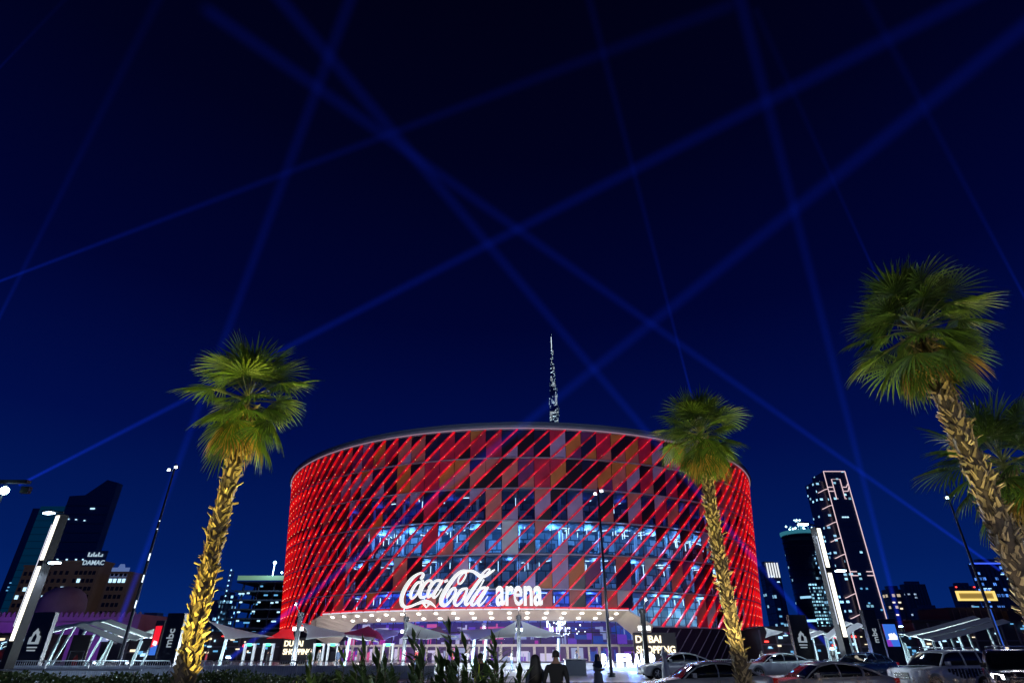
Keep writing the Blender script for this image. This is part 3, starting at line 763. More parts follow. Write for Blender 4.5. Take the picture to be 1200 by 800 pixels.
quadwin(cb, WC, (1.3,.3,.5), M_wc, [(rnd.uniform(-12,13), 2.4, i*2.95+2.0) for i in range(8) for _ in range(3)])
b = MB()
for k in range(7): b.lathe([(0,-.45),(.45,0),(0,.45)], (2+k*2.1+rnd.uniform(-.3,.3), .5, 27), 8)
b.build('work_light', emis('work_light_glow', (.5,.75,1), 10), cb)
q = px(322, 660, 221); b = MB(); b.lathe([(0,-.6),(.42,-.42),(.6,0),(.42,.42),(0,.6)], (q.x+85, 1, q.z), 10); b.tube([(q.x+85,1,25.9),(q.x+85,1,q.z)], .15, 5); b.build('work_light', emis('work_light_glow'), cb)
q2 = px(322, 657, 219); light('work_lamp', 'POINT', (q2.x+85, -2, q2.z), 9000, (.4,.65,1), cb, .6)
def lattice(mb, p0, p1, wd, n, r=.12):
    p0, p1 = Vector(p0), Vector(p1); a = (p1-p0).normalized(); u = a.cross(Vector((0,1,0))).normalized()*wd/2; v = a.cross(u).normalized()*wd/2
    cs = [u+v, u-v, -u-v, -u+v]
    for c in cs: mb.tube([p0+c, p1+c], r, 4)
    for i in range(n):
        A = p0+(p1-p0)*i/n; B = p0+(p1-p0)*(i+1)/n
        for j in range(4): mb.tube([A+cs[j], B+cs[(j+1)%4]], r*.6, 3, cap=False)
tcg = thing('tower_crane', 'tower crane mast rising behind the unfinished block left of the arena', 'crane', (-78,235,.3))
b = MB(); lattice(b, (0,0,0), (2.0,0,58), 1.8, 30); b.build('mast', mat('crane_paint', (.25,.25,.3), .5), tcg)
b = MB(); lattice(b, (2,0,56), (3.5,20,66), 1.2, 12); b.build('jib', mat('crane_paint'), tcg)
b = MB(); b.box((2,0,54.5), (1.8,1.8,2)); b.build('cab', M_dark, tcg)
for z in (33,41,50): 
    b = MB(); b.lathe([(0,-.25),(.25,0),(0,.25)], (1.0+z/58,-1.2,z), 6); b.build('work_light', emis('work_light_glow'), tcg)

# far blue lit towers and light strings left of it
def tower(name, label, x0, x1, ytop, Y, wm, depth=7, group=None, crown=None, wins=0, wm2=None, ws=(1.4,.4,.9), cat='building'):
    """tower given by its image columns at its top row"""
    xa, xb = pX(x0, ytop, Y), pX(x1, ytop, Y); h = pZ(ytop, Y); cx = (xa+xb)/2; wd = xb-xa
    t_ = thing(name, label, cat, (cx, Y, 0), 0, group)
    b = MB(); b.b2((-wd/2,0,0), (wd/2,depth,h)); b.build('tower_body', wm, t_)
    b = MB(); b.b2((-wd/2*.6,depth*.2,h), (wd/2*.6,depth*.8,h*1.03+1)); b.build('plant_room', M_td, t_)
    b = MB(); st = max(3.4, h/26)
    k = 1
    while k*st < h-1: b.b2((-wd/2-.15,-.2,k*st-.15), (wd/2+.15,depth+.1,k*st+.15)); k += 1
    for u in range(int(wd/3.5)+1): b.b2((-wd/2+u*3.5-.12,-.3,0), (-wd/2+u*3.5+.12,0,h-.3))
    b.build('floor_band', mat('band_dark'), t_)
    if wins: quadwin(t_, WC, ws, wm2 or M_wb, [(-wd/2+1.5+3.5*rnd.randrange(max(1,int(wd/3.5))), -.25, st*rnd.randrange(1, max(2,int(h/st)-1))+st*.5) for _ in range(wins)])
    return t_, h, wd
W1 = winmat('windows_sparse_blue', (.01,.014,.035), (.35,.7,1), 3.5, 3.4, .12, 1.0)
W2 = winmat('windows_dense_blue', (.01,.02,.05), (.3,.65,1), 2.5, 3.2, .35, 1.1)
W3 = winmat('windows_sparse_warm', (.012,.01,.02), (1,.8,.55), 3, 3.2, .07, .8)
W4 = winmat('windows_rare', (.010,.012,.03), (.5,.7,1), 3.5, 3.5, .03, .7)
tower('apartment_tower', 'distant blue lit tower just right of the left palm trunk', 244, 256, 706, 420, W2, wins=10)
tower('apartment_tower', 'distant tower with bright windows between the left palm and the unfinished block', 259, 274, 697, 430, W2, wins=14, wm2=M_wc)
tower('apartment_tower', 'low far block with blue windows hugging the unfinished block', 236, 248, 722, 380, W2)
tc2 = thing('tower_crane', 'distant crane outlined by a string of blue lights right of the left palm trunk', 'crane', (pX(265,700,400),400,0))
b = MB(); lattice(b, (0,0,0), (0,0,pZ(668,400)), 2, 20, .15); b.build('mast', mat('crane_paint'), tc2)
b = MB(); lattice(b, (-18,0,pZ(690,400)+3), (6,0,pZ(690,400)-2), 1.4, 12, .12); b.build('jib', mat('crane_paint'), tc2)
for i in range(7):
    b = MB(); b.lathe([(0,-.5),(.5,0),(0,.5)], (.0,-1.4,pZ(668+6*i,400)), 6); b.build('work_light', emis('string_light', (.3,.65,1), 3), tc2)
tower('apartment_tower', 'dark block behind the barriers between the left slim mast and the left palm', 160, 186, 722, 230, W4, wins=4, ws=(.9,.4,.5))
b = MB()
lb_ = thing('shop_pavilion', 'low pavilion with a bright white fascia right of the left slim mast', 'building', (pX(155,745,110),110,.3))
b.b2((-5,0,0), (5,6,3.9)); b.build('wall', mat('pavilion_wall', (.1,.09,.1), .7), lb_)
b = MB(); b.b2((-5.2,-.3,3.2), (5.2,0,4.6)); b.build('fascia', mat('fascia_glow', (.6,.6,.7), .5, emit=(.4,.5,.9), es=.6), lb_)
tx = text('fascia_lettering', 'SHOPS', 1.3, .05, emis('fascia_text', (1,1,1), 2), lb_, .03); tx.location = (0,-.4,3.9)
bpy.data.objects.remove(tx)
for x in (-3.6,-1.8,.2,2,3.8): 
    b = MB(); b.b2((x-.5,-.36,3.5), (x+.4,-.3,4.3)); b.build('lit_panel', emis('fascia_text', (.8,.9,1), 1.8), lb_)

# supertall with stepped spire behind the arena
st_ = body_thing('supertall_tower', 'very tall thin stepped tower with a lit spire rising behind the arena roof', (pX(647.5,440,1470),1470,0))
def tz(y): return pZ(y, 1470)
tiers = [(497+60,14.5),(497,14),(488,13),(476,12),(466,10.5),(455,8.6),(449,7.4),(436,6.2),(432,5.0),(427,4.2),(418,3.2),(412,2.4),(405,1.5),(391,.6)]
sw = winmat('spire_windows', (.04,.05,.09), (.6,.85,1), 2.2, 4.5, .24, 1.3)
for i in range(len(tiers)-1):
    b = MB(); r0 = tiers[i][1]; z0 = tz(tiers[i][0]); z1 = tz(tiers[i+1][0])
    off = [0,0,1.6,-1.8,1.5,-1.2,1.2,-1,.8,-.6,.4,0,0][i]
    b.tube([(off,0,z0 if i else 0),(off,0,z1)], r0*(.88 if i % 2 else 1), 9); b.tube([(-off*1.2,-1,z0 if i else 0),(-off*1.2,-1,(z0*.35+z1*.65))], r0*.75, 7)
    b.build('tier', sw, st_)
b = MB(); b.tube([(0,-2.2,tz(434)),(0,-2.0,tz(395))], .75, 6); b.build('spire_light', emis('spire_glow', (.75,.9,1), 1.5), st_)
for x, y0, y1, wd in ((2.6,418,413,1.6),(-2.5,428,424,3),(3.5,435,432,4),(-4,448.5,445,5),(1,455,450,8),(6.5,477,465,5),(-9,494,484,5),(3,486,484,16),(8,496,494,4)):
    b = MB(); b.box((x,-r0-12,(tz(y0)+tz(y1))/2), (wd,.5,max(1.5,tz(y1)-tz(y0)))); b.build('lit_terrace', winmat('terrace_lights', (.03,.04,.06), (.75,.9,1), 1.6, 3, .85, 1.0), st_)

# right side towers
nt_ = body_thing('outlined_tower', 'slim dark tower traced by pale pink light lines with curved balconies on its left flank', (286.5,500,0))
H = 143.6
b = MB(); b.b2((-9.5,0,0), (9.5,22,H)); b.build('tower_body', winmat('outline_windows', (.012,.02,.045), (.35,.75,1), 3.2, 3.4, .05, .9), nt_)
b = MB()
for z in range(4, 140, 4): b.b2((-9.4,-.2,z), (9.4,0,z+.25))
b.build('floor_band', mat('band_dark'), nt_)
b = MB(); b.b2((-18.5,3,0), (-9.6,20,H-8)); b.build('balcony_wing', W1, nt_)
M_neon = emis('outline_light', (1,.72,.78), .95)
r_ = .34
for pts in ([(-9.5,-.5,0),(-9.5,-.5,H)], [(9.5,-.5,0),(9.5,-.5,H)], [(-9.5,-.5,H),(9.5,-.5,H)],
            [(-3,-.5,H-24),(-4.2,-.5,H-24),(-4.2,-.5,H-7),(3.2,-.5,H-7),(3.2,-.5,H-24),(4.4,-.5,H-24)],
            [(-9.5,-.5,H-14),(-5,-.5,H-14)], [(-9.5,-.5,H-17.5),(-5,-.5,H-17.5)], [(4,-.5,H-14),(7,-.5,H-14),(9,-.5,H-11)], [(4,-.5,H-17.5),(7.5,-.5,H-17.5),(9.2,-.5,H-14)],
            [(-9.5,-.5,60.5),(-4,-.5,60.5)], [(-9.5,-.5,57.5),(-3.6,-.5,57.5)], [(4,-.5,60.5),(9.5,-.5,60.5)], [(4,-.5,57.5),(9.5,-.5,57.5)]):
    b = MB(); b.tube(pts, r_, 5); b.build('outline_strip', M_neon, nt_)
for z in (128,114,100,87,74,44,29,14.5):
    b = MB(); b.tube([(-9.5,-.4,z),(-11.5,-1.6,z-.4),(-14,-2,z-1.2),(-17,-1.2,z-2.6),(-18.5,.5,z-3.2)], .3, 5); b.build('balcony_strip', M_neon, nt_)
quadwin(nt_, WC, (1.6,.4,.9), M_wb, [(-3,-.4,104),(-1,-.4,104),(1,-.4,104)]); quadwin(nt_, WC, (1.4,.4,1.2), M_wc, [(rnd.uniform(-8,8),-.4,rnd.uniform(8,52)) for _ in range(9)])
# round tower with lit crown
rt = body_thing('round_tower', 'dark round tower with a glittering lit crown left of the right lit post', (218,450,0))
b = MB(); b.tube([(0,0,0),(0,0,80)], 12.5, 28); b.build('tower_body', winmat('round_windows', (.008,.012,.03), (.35,.7,1), 2.2, 3.0, .05, 1.0), rt, True)
b = MB(); b.box((-2,-10.5,24), (9,5,44)); b.build('lit_bay', winmat('bay_windows', (.01,.02,.04), (.35,.75,1), 1.8, 2.2, .75, 1.0), rt)
b = MB()
for z in range(3, 80, 4): b.lathe([(12.5,z),(12.75,z),(12.75,z+.4),(12.5,z+.4)], (0,0,0), 28)
b.build('floor_band', mat('band_dark'), rt)
b = MB(); b.lathe([(12.8,80),(13.2,81),(13.2,82.5),(0,83)], (0,0,0), 28)
for k in range(22):
    a = rnd.uniform(0,2*PI); r = rnd.uniform(1,10); b.tube([(r*math.cos(a),r*math.sin(a),82),(r*math.cos(a),r*math.sin(a),84+rnd.uniform(1,11)*(1-r/14))], .25, 4)
b.build('crown_frame', mat('crown_steel', (.2,.3,.35), .5, emit=(.05,.3,.4), es=.5), rt)
for k in range(34):
    a = rnd.uniform(PI,2*PI); r = rnd.uniform(2,12); z = 82 + rnd.uniform(0,13)*(1-r/13); s = rnd.choice([.35,.35,.6,.9])
    b = MB(); b.lathe([(0,-s),(s,0),(0,s)], (r*math.cos(a),r*math.sin(a),z+.5), 6); b.build('crown_lamp', emis('crown_glow', (.5,.85,1), 4), rt)
# others along the horizon on the right
t_, h, wd = tower('office_tower', 'dark tower topped by a white striped lantern just right of the arena', 893, 912, 662, 400, W1, wins=22, ws=(1.6,.4,.6))
for k in range(5):
    b = MB(); b.box((-wd/2+3+k*1.7,-.6,h-3), (.8,.4,9)); b.build('lantern_bar', emis('lantern_white', (.9,.95,1), 1.0), t_)
tower('apartment_tower', 'narrow tower of blue windows behind the beam right of the arena', 905, 916, 690, 330, W1, wins=10, wm2=M_wc, ws=(1.2,.4,.8))
tower('apartment_tower', 'tower with blue windows behind the right lit post', 958, 972, 648, 430, W2, wins=16)
tower('apartment_tower', 'block with warm and white windows right of the outlined tower', 1040, 1058, 690, 380, W3, wins=12, wm2=M_ww, ws=(1.4,.4,.8))
tower('apartment_tower', 'faint dark slab behind the beam beside the right advertising screen', 1058, 1084, 684, 700, W4)
t_, h, wd = tower('office_tower', 'dark tower with a red lamp right of the advertising screen', 1076, 1104, 712, 420, W4, wins=5, ws=(2,.4,.6))
quadwin(t_, WC, (1.2,.4,1), M_red, [(-1,-.6,h-6)])
t_, h, wd = tower('office_tower', 'far far tower with red corner lamps', 1118, 1142, 686, 520, W4, wins=5, wm2=M_wc, ws=(5,.4,.8))
quadwin(t_, WC, (1.2,.4,1), M_red, [(-wd/2+1,-.6,h-1),(wd/2-1,-.6,h-1)])
t_, h, wd = tower('office_tower', 'blue banded tower behind the right palm trunk', 1141, 1178, 659, 480, winmat('windows_banded', (.008,.012,.04), (.1,.3,1), 3.2, 4, .3, .9), wins=12, ws=(2.4,.4,.5))
b = MB(); b.b2((-wd/2,-.5,h-1), (wd/2,0,h)); b.build('roof_light', emis('roof_blue', (.05,.12,1), 1.3), t_)
tower('office_tower', 'tall blue window grid tower at the right edge', 1189, 1240, 586, 420, winmat('windows_grid_blue', (.008,.02,.09), (.08,.2,.8), 4, 4.5, .18, .8), wins=8, ws=(1.6,.4,.8))
yb = thing('framed_building', 'dark shop building with a glowing yellow rectangular frame near the right palm', 'building', (pX(1150,720,180),180,.3))
b = MB(); b.b2((-9,0,0), (9,14,13)); b.b2((-15,4,0), (-9,14,9.5)); b.b2((6,-2,0),(12,10,12)); b.build('wall', mat('shop_wall', (.07,.05,.06), .7, noise=.3), yb)
b = MB()
for z in (4.2,8.4): b.b2((-9.2,-.4,z), (9.2,0,z+.3))
for x in range(-8, 9, 2): b.b2((x-.1,-.25,.5), (x+.1,0,12.5))
b.build('mullions', mat('shop_frame', (.16,.12,.12), .5), yb)
zf0, zf1 = pZ(703,178)-.3, pZ(691.5,178)-.3
for bx in (((-5.6,-.9,zf0),(5.6,-.5,zf0+.55)), ((-5.6,-.9,zf1-.55),(5.6,-.5,zf1)), ((-5.6,-.9,zf0),(-5.0,-.5,zf1)), ((5.0,-.9,zf0),(5.6,-.5,zf1))):
    b = MB(); b.b2(*bx); b.build('frame_bar', emis('frame_yellow', (1,.72,.2), 1.1), yb)
b = MB(); b.b2((-5.2,-.55,zf0+.3), (5.2,-.3,zf1-.3)); b.build('frame_back', mat('frame_back', (.5,.38,.12), .6, emit=(.5,.33,.08), es=.45), yb)
quadwin(yb, WC, (.7,.3,.5), M_ww, [(rnd.uniform(-8,8),-.3,rnd.uniform(1,11)) for _ in range(9)])
# low podium buildings that close the horizon
def podium(x0, x1, ytop, Y, label, n, seed):
    r = random.Random(seed); xa, xb = pX(x0,ytop,Y), pX(x1,ytop,Y); h = pZ(ytop,Y)-.3; t_ = thing('podium_building', label, 'building', ((xa+xb)/2,Y,.3)); wd = xb-xa
    b = MB(); b.b2((-wd/2,0,0), (wd/2,10,h)); b.b2((-wd/2-.4,-.8,h), (wd/2+.4,10,h+.35)); b.build('wall', mat('podium_wall', (.035,.03,.045), .6, noise=.3), t_)
    b = MB()
    for k in range(int(wd/3)): b.b2((-wd/2+k*3,-.3,.2), (-wd/2+k*3+.25,0,h-.2))
    b.b2((-wd/2,-.35,h*.5),(wd/2,-.05,h*.5+.25)); b.build('frame', mat('podium_frame', (.12,.11,.15), .5), t_)
    for k in range(n):
        b = MB(); s = (r.uniform(.2,.9),.2,r.uniform(.12,.42)); b.box((r.uniform(-wd/2+1,wd/2-1),-.45,r.uniform(.8,h-.4)), s); b.build('lit_window', r.choice([M_wb,M_wb,M_wc,M_ww,M_wc,M_ww,M_red]), t_)
podium(196, 330, 742, 130, 'long dark low building with scattered shop lights behind the white sail left of the arena', 24, 1)
podium(888, 990, 736, 120, 'dark low building with shop lights directly right of the arena', 26, 2)
podium(984, 1072, 742, 118, 'low building with small lights behind the right advertising screen', 24, 3)
podium(1068, 1215, 728, 132, 'dark low building with shop lights below the yellow framed building', 36, 4)
podium(-60, 30, 744, 100, 'low dark building behind the canopy at the left edge', 12, 5)
podium(150, 200, 751, 90, 'small dark kiosk row behind the barriers left of the left palm', 6, 6)

# ================================================================== LIGHTING POSTS AND MASTS
def led_post(label, loc, h, rz, mirror=1):
    t_ = thing('light_column', label, 'street lamp', loc, rz, 'square light columns with led strips')
    b = MB(); b.box((0,0,h/2), (.42,.5,h)); b.box((0,0,.15), (.8,.8,.3)); b.build('post', mat('column_paint_dark', (.014,.012,.013), .5, .1), t_)
    gap = h*.685
    for z0, z1 in ((2.3,gap-.1),(gap+.25,h-.1)):
        b = MB(); b.b2((-.10,-.29,z0), (.16,-.25,z1)); b.build('led_strip', M_led, t_)
    b = MB(); b.b2((-.235*mirror-.02,-.27,3), (-.235*mirror+.02,-.22,h-.6)); b.build('edge_strip', emis('edge_white', (.8,.85,1), .9), t_)
    for z, s in ((h+.15, -1), (gap+.08, 1)):
        b = MB(); b.tube([(0,0,z),(s*.75*mirror,-.1,z+.05)], .05, 6); b.build('arm', M_dark, t_)
        b = MB(); b.box((s*1.0*mirror,-.15,z+.07), (.75,.4,.1)); hd = b.build('lamp_head', M_dark, t_)
        b = MB(); b.box((s*1.0*mirror,-.15,z-.01), (.6,.3,.09)); b.build('lens', emis('head_lens', (.55,.78,1), 22), hd)
        light('lamp', 'SPOT', (s*1.0*mirror,-.15,z-.12), 900, (.6,.8,1), t_, .25, (s*1.0*mirror,-.15,0), 140)
    return t_
led_post('square light column with a bright white vertical strip near the left edge', (-27.0,35,0), 9, R(-18), 1)
led_post('square light column with a bright white vertical strip right of the arena', (20.6,40,.3), 8.9, R(12), 1)
def mast(label, loc, h, heads=2, col=(.8,.9,1), es=14, blue=False, off=0):
    t_ = thing('floodlight_mast', label, 'lamp post', loc, 0, 'slim floodlight masts')
    b = MB(); b.tube([(0,0,0),(0,0,.25)], .28, 10); b.tube([(0,0,.2),(0,0,h*.5),(0,0,h)], [.13,.10,.06], 10); b.build('pole', mat('mast_paint', (.03,.035,.05), .35, .6), t_)
    for k in range(heads):
        sx = -.28 if k == 0 else .22; zz = h-.55-.0*k + (.22 if k else 0)
        b = MB(); b.tube([(0,0,zz),(sx,-.1,zz)], .035, 5); b.build('bracket', M_dark, t_)
        b = MB(); b.box((sx,-.14,zz), (.26,.2,.2)); hd = b.build('floodlight', M_dark, t_)
        b = MB(); b.box((sx,-.25,zz-.02), (.2,.04,.16)); b.build('lens', emis('flood_lens_%d' % es, col, es), hd)
    if blue:
        b = MB(); b.tube([(0,-.14,.5),(0,-.12,4.2)], .04, 5); b.build('blue_strip', emis('mast_blue', (.02,.1,.6), .8), t_)
    return t_
mast('slim dark mast with twin floodlights between the left light column and the left palm', (-27.1,45,.3), 14.8)
mast('slim dark mast with twin floodlights standing in front of the arena', (pX(710,700,45),45,.3), 12.9)
mast('slim leaning-looking mast with twin lamps left of the right palm trunk', (34.2,45,.3), 12.6, 2, (.7,.9,1), 7, True)
for x, y, Y in ((198,620,44.8),):
    t2 = [o for o in sc.objects if o.name.startswith('floodlight_mast')][0]
    for z in (4.5,6.2,7.7,9.7,10.3):
        b = MB(); b.box((.1,-.14,z), (.06,.05,.06 if z > 9 else .5)); b.build('marker_light', emis('marker_white', (.7,.85,1), 2.2), t2)
# bright floodlight at the far left edge
t_ = thing('pole_lamp', 'very bright floodlight on a pole at the left edge of the view', 'street lamp', (-44.5,50,.3))
zz = pZ(573,50)-.5
b = MB(); b.tube([(0,0,0),(0,0,zz+.6)], [.14,.09], 8); b.build('pole', mat('mast_paint'), t_)
b = MB(); b.box((.6,0,zz+.85), (2.6,.5,.25)); b.box((2.0,-.1,zz+.1),(.7,.4,.55)); b.build('crossarm', M_dark, t_)
b = MB(); b.lathe([(0,-.34),(.17,-.29),(.29,-.17),(.34,0),(.29,.17),(.17,.29),(0,.34)], (.35,-.35,zz), 10); b.build('lens', emis('floodlight_cyan', (.6,1,.95), 40), t_)

# ================================================================== CANOPIES, SAILS AND PYLONS
M_can = mat('canopy_slat', (.72,.78,.76), .5)
M_canc = mat('canopy_column', (.22,.28,.31), .45, .2)
def folded_canopy(label, Y, pts, cols, depth=5.0, slats=3):
    """roof boards that rise and fall along pts [(x_px, y_px)], each board a sloped louvre; columns at cols"""
    P_ = [px(x, y, Y) for x, y in pts]; ox = P_[0].x
    t_ = thing('shade_canopy', label, 'canopy', (ox, Y, .3), 0, 'white folded canopies on the plaza')
    for i in range(len(P_)-1):
        a, c = P_[i], P_[i+1]
        for s in range(slats):
            y0 = s*depth/slats; y1 = y0 + depth/slats*.42; dz = .22*s
            b = MB(); q = [Vector((a.x-ox, y0, a.z-.3+dz)), Vector((c.x-ox, y0, c.z-.3+dz)), Vector((c.x-ox, y1, c.z-.3+dz+.25)), Vector((a.x-ox, y1, a.z-.3+dz+.25))]
            b.prism(q, (0,0,.07)); b.build('roof_board', M_can, t_)
    zf = lambda X: None
    for cxp, lean in cols:
        X = pX(cxp, 765, Y)-ox
        # height of the roof above this column
        zt = 2.4
        for i in range(len(P_)-1):
            xa, xb = P_[i].x-ox, P_[i+1].x-ox
            if min(xa,xb)-.3 <= X+lean <= max(xa,xb)+.3: zt = P_[i].z + (P_[i+1].z-P_[i].z)*((X+lean)-xa)/((xb-xa) or 1) - .3
        for yy in (.4, depth-.6):
            b = MB(); b.tube([(X,yy,0),(X+lean,yy,zt)], .09, 6); b.build('column', M_canc, t_)
        light('canopy_lamp', 'POINT', (X+lean*.5+.7,depth*.45,.7), 620, (.75,.95,1), t_, .15)
        b = MB(); b.box((X+lean*.5+.6,depth*.5,.75), (.2,.2,.16)); b.build('uplight', M_dark, t_)
    return t_
folded_canopy('folded white slatted canopy with lit columns at the left edge of the plaza', 50, [(-40,766),(0,753),(66,736),(88,734),(136,752),(144,754)], [(-10,.2),(12,.3),(52,.6),(58,1.0),(74,.9),(118,.4)])
folded_canopy('folded white canopy behind the left slim mast', 56, [(142,753),(170,742),(184,737)], [(152,.5),(164,.9)], 4)
folded_canopy('folded white canopy right of the right light column', 56, [(986,752),(1002,738),(1012,733),(1028,739),(1042,745)], [(992,.3),(1003,.0),(1030,0)], 4, 2)
folded_canopy('low white slatted canopy behind the white four wheel drive', 58, [(1050,742),(1080,748),(1094,751)], [(1054,-.3),(1066,-.3),(1092,-.2)], 4.5)
folded_canopy('long rising white slatted canopy left of the right palm trunk', 54, [(1096,752),(1130,744),(1176,731),(1184,729)], [(1104,-.2),(1128,-.3),(1150,-.3),(1176,-.3)], 5)
folded_canopy('small white folded canopy left of the right light column', 60, [(944,750),(966,742),(984,748)], [(950,.2),(974,.0)], 3.5, 2)
def sail(label, corners, m, sag=.5, n=10, lit=0):
    """stretched membrane: corners are (x_px, y_px, Y)"""
    P_ = [px(*c) for c in corners]
    if len(P_) == 3: P_.append(P_[2].copy())
    c0 = sum(P_, Vector())/4; G = []
    for i in range(n+1):
        for j in range(n+1):
            u, v = i/n, j/n; p = P_[0]*(1-u)*(1-v) + P_[1]*u*(1-v) + P_[2]*u*v + P_[3]*(1-u)*v
            mid = Vector((P_[0]*.25+P_[1]*.25+P_[2]*.25+P_[3]*.25)); pull = (abs(2*u-1)**2)*(1-abs(2*v-1)**2)*.16 + (abs(2*v-1)**2)*(1-abs(2*u-1)**2)*.16
            p = p + (mid-p)*pull; p.z -= sag*(4*u*(1-u)*4*v*(1-v))*.35
            G.append(p)
    b = MB(); N1 = (n+1); top = [p + Vector((0,0,.03)) for p in G]; vs = [p-c0 for p in G] + [p-c0 for p in top]; F = []
    for i in range(n):
        for j in range(n):
            a = i*N1+j; F.append((a, a+1, a+N1+1, a+N1)); o_ = N1*N1; F.append((o_+a, o_+a+N1, o_+a+N1+1, o_+a+1))
    b.add(vs, F); o = b.build('shade_sail', m, None, True); o.location = c0
    tag(o, label, 'shade sail', 'stretched shade sails in front of the arena'); return o
def sailmat(name, col, em=0):
    m = leafmat(name, col, .35, 0.0)
    return m
S_w = sailmat('sail_white', (.72,.75,.76)); S_r = mat('sail_red_lit', (.75,.02,.02), .6, emit=(1,.0,.0), es=.25); S_m = sailmat('sail_maroon', (.34,.03,.13)); S_v = sailmat('sail_lavender', (.30,.27,.62))  # red light on the one red sail is put into its colour and emission
sail('white pointed sail hanging left of the red lit sail', [(243,727,58),(264,749,52),(322,746,60),(300,742,66)], S_w)
sail('red lit sail tucked under the left end of the arena', [(312,748,62),(330,737,66),(346,735,62),(346,749,56)], S_r)
sail('white sail just right of the first dark sail mast', [(352,729,60),(358,749,54),(412,745,60),(404,741,66)], S_w)
sail('low narrow white sail over the metal detector gates', [(396,742,60),(402,745,56),(444,752,56),(440,747,62)], S_w)
sail('maroon sail below the left end of the entrance canopy', [(398,742,70),(432,733,72),(446,741,66),(452,750,62)], S_m)
sail('lavender sail between the maroon sail and the second mast', [(438,736,64),(472,738,64),(466,744,60),(450,750,56)], S_v)
sail('white peaked sail right of the second sail mast', [(476,728,60),(470,748,54),(500,749,54),(536,746,62)], S_w)
sail('pale blue-lit sail in front of the entrance', [(536,738,72),(596,735,72),(576,746,62),(552,750,60)], sailmat('sail_blue_lit', (.45,.5,.85)))  # blue light on this white sail is put into its colour
sail('dark plum sail behind the second mast', [(484,739,74),(516,734,78),(528,745,70),(508,747,66)], S_m)
sail('white peaked sail left of the third sail mast', [(606,727,60),(560,750,56),(604,746,56),(606,740,58)], S_w)
sail('white peaked sail right of the third sail mast', [(610,727,60),(608,746,56),(640,747,56),(662,745,64)], S_w)
sail('white triangular sail right of the arena', [(896,735,60),(897,747,58),(918,740,62)], S_w)
sail('dusky pink sail behind the dark logo pylon', [(916,741,66),(944,737,66),(950,746,62),(930,744,60)], S_m)
def sail_mast(label, x, ytop, Y, lit=True):
    X = pX(x, 760, Y); h = pZ(ytop, Y)-.3
    t_ = thing('sail_mast', label, 'mast', (X, Y, .3), 0, 'dark masts carrying the shade sails')
    b = MB(); b.tube([(0,0,0),(0,0,h)], .19, 12); b.lathe([(.19,h),(.27,h+.02),(.27,h+.28),(.15,h+.36),(0,h+.38)], (0,0,0), 12); b.build('pole', M_dark, t_)
    b = MB(); b.box((0,0,.1), (.6,.6,.2)); b.build('base_plate', M_steel, t_)
    for s in (-1,1):
        b = MB(); b.box((s*.3,-.1,h-.9), (.2,.2,.26)); b.tube([(0,0,h-.8),(s*.3,-.1,h-.8)], .03, 4); b.build('spotlight', emis('mast_spot', (.85,.95,1), 5), t_)
    b = MB(); b.tube([(0,0,h+.1),(0,-1.5,h+.75)], .035, 5); b.box((0,-1.55,h+.85), (.16,.2,.2)); b.build('sail_fill_arm', M_dark, t_); light('sail_fill', 'POINT', (0,-1.75,h+.7), 420, (.85,.92,1), t_, .1)  # top arm and its light added to brighten the sail tops
    if lit: light('sail_fill', 'POINT', (0,-1.5,1.3), 2200, (.75,.9,1), t_, .2); light('sail_fill', 'POINT', (1.8,-1.6,1.2), 1500, (.75,.9,1), t_, .2)  # low fill points added to brighten the sails from below
    return t_
sail_mast('thick dark sail mast in front of the left DUBAI SHOPPING sign', 346, 722, 52)
sail_mast('dark sail mast below the first letter of the script sign', 473.5, 727, 60)
sail_mast('dark sail mast below the lower-case block lettering of the sign', 608, 725, 60)
sail_mast('slim dark mast rising in front of the right DUBAI SHOPPING lettering', 757, 719, 45, False)
for x, Y, lb in ((405,58,'slim white sail prop left of the gates'), (553,62,'slim white sail prop under the middle of the entrance canopy'), (567,62,'slim white sail prop right of the first prop'), (259,54,'pale sail prop under the white pointed sail'), (653,58,'pale prop at the right sail corner')):
    t_ = thing('sail_prop', lb, 'post', (pX(x,765,Y), Y, .3), 0, 'pale props under the sails')
    b = MB(); b.tube([(0,0,0),(.2,0,2.6)], .14, 8); b.build('pole', M_canc, t_); b = MB(); b.tube([(0,0,0),(0,0,.12)], .3, 8); b.build('base_plate', M_dark, t_)
    light('prop_fill', 'POINT', (-.5,-1.2,.8), 600, (.8,.95,1), t_, .1)  # fill point without a fitting, added to brighten the sails
M_pyl = mat('pylon_black', (.008,.008,.011), .25)
M_pylt = emis('pylon_text', (.6,.72,.85), .42)
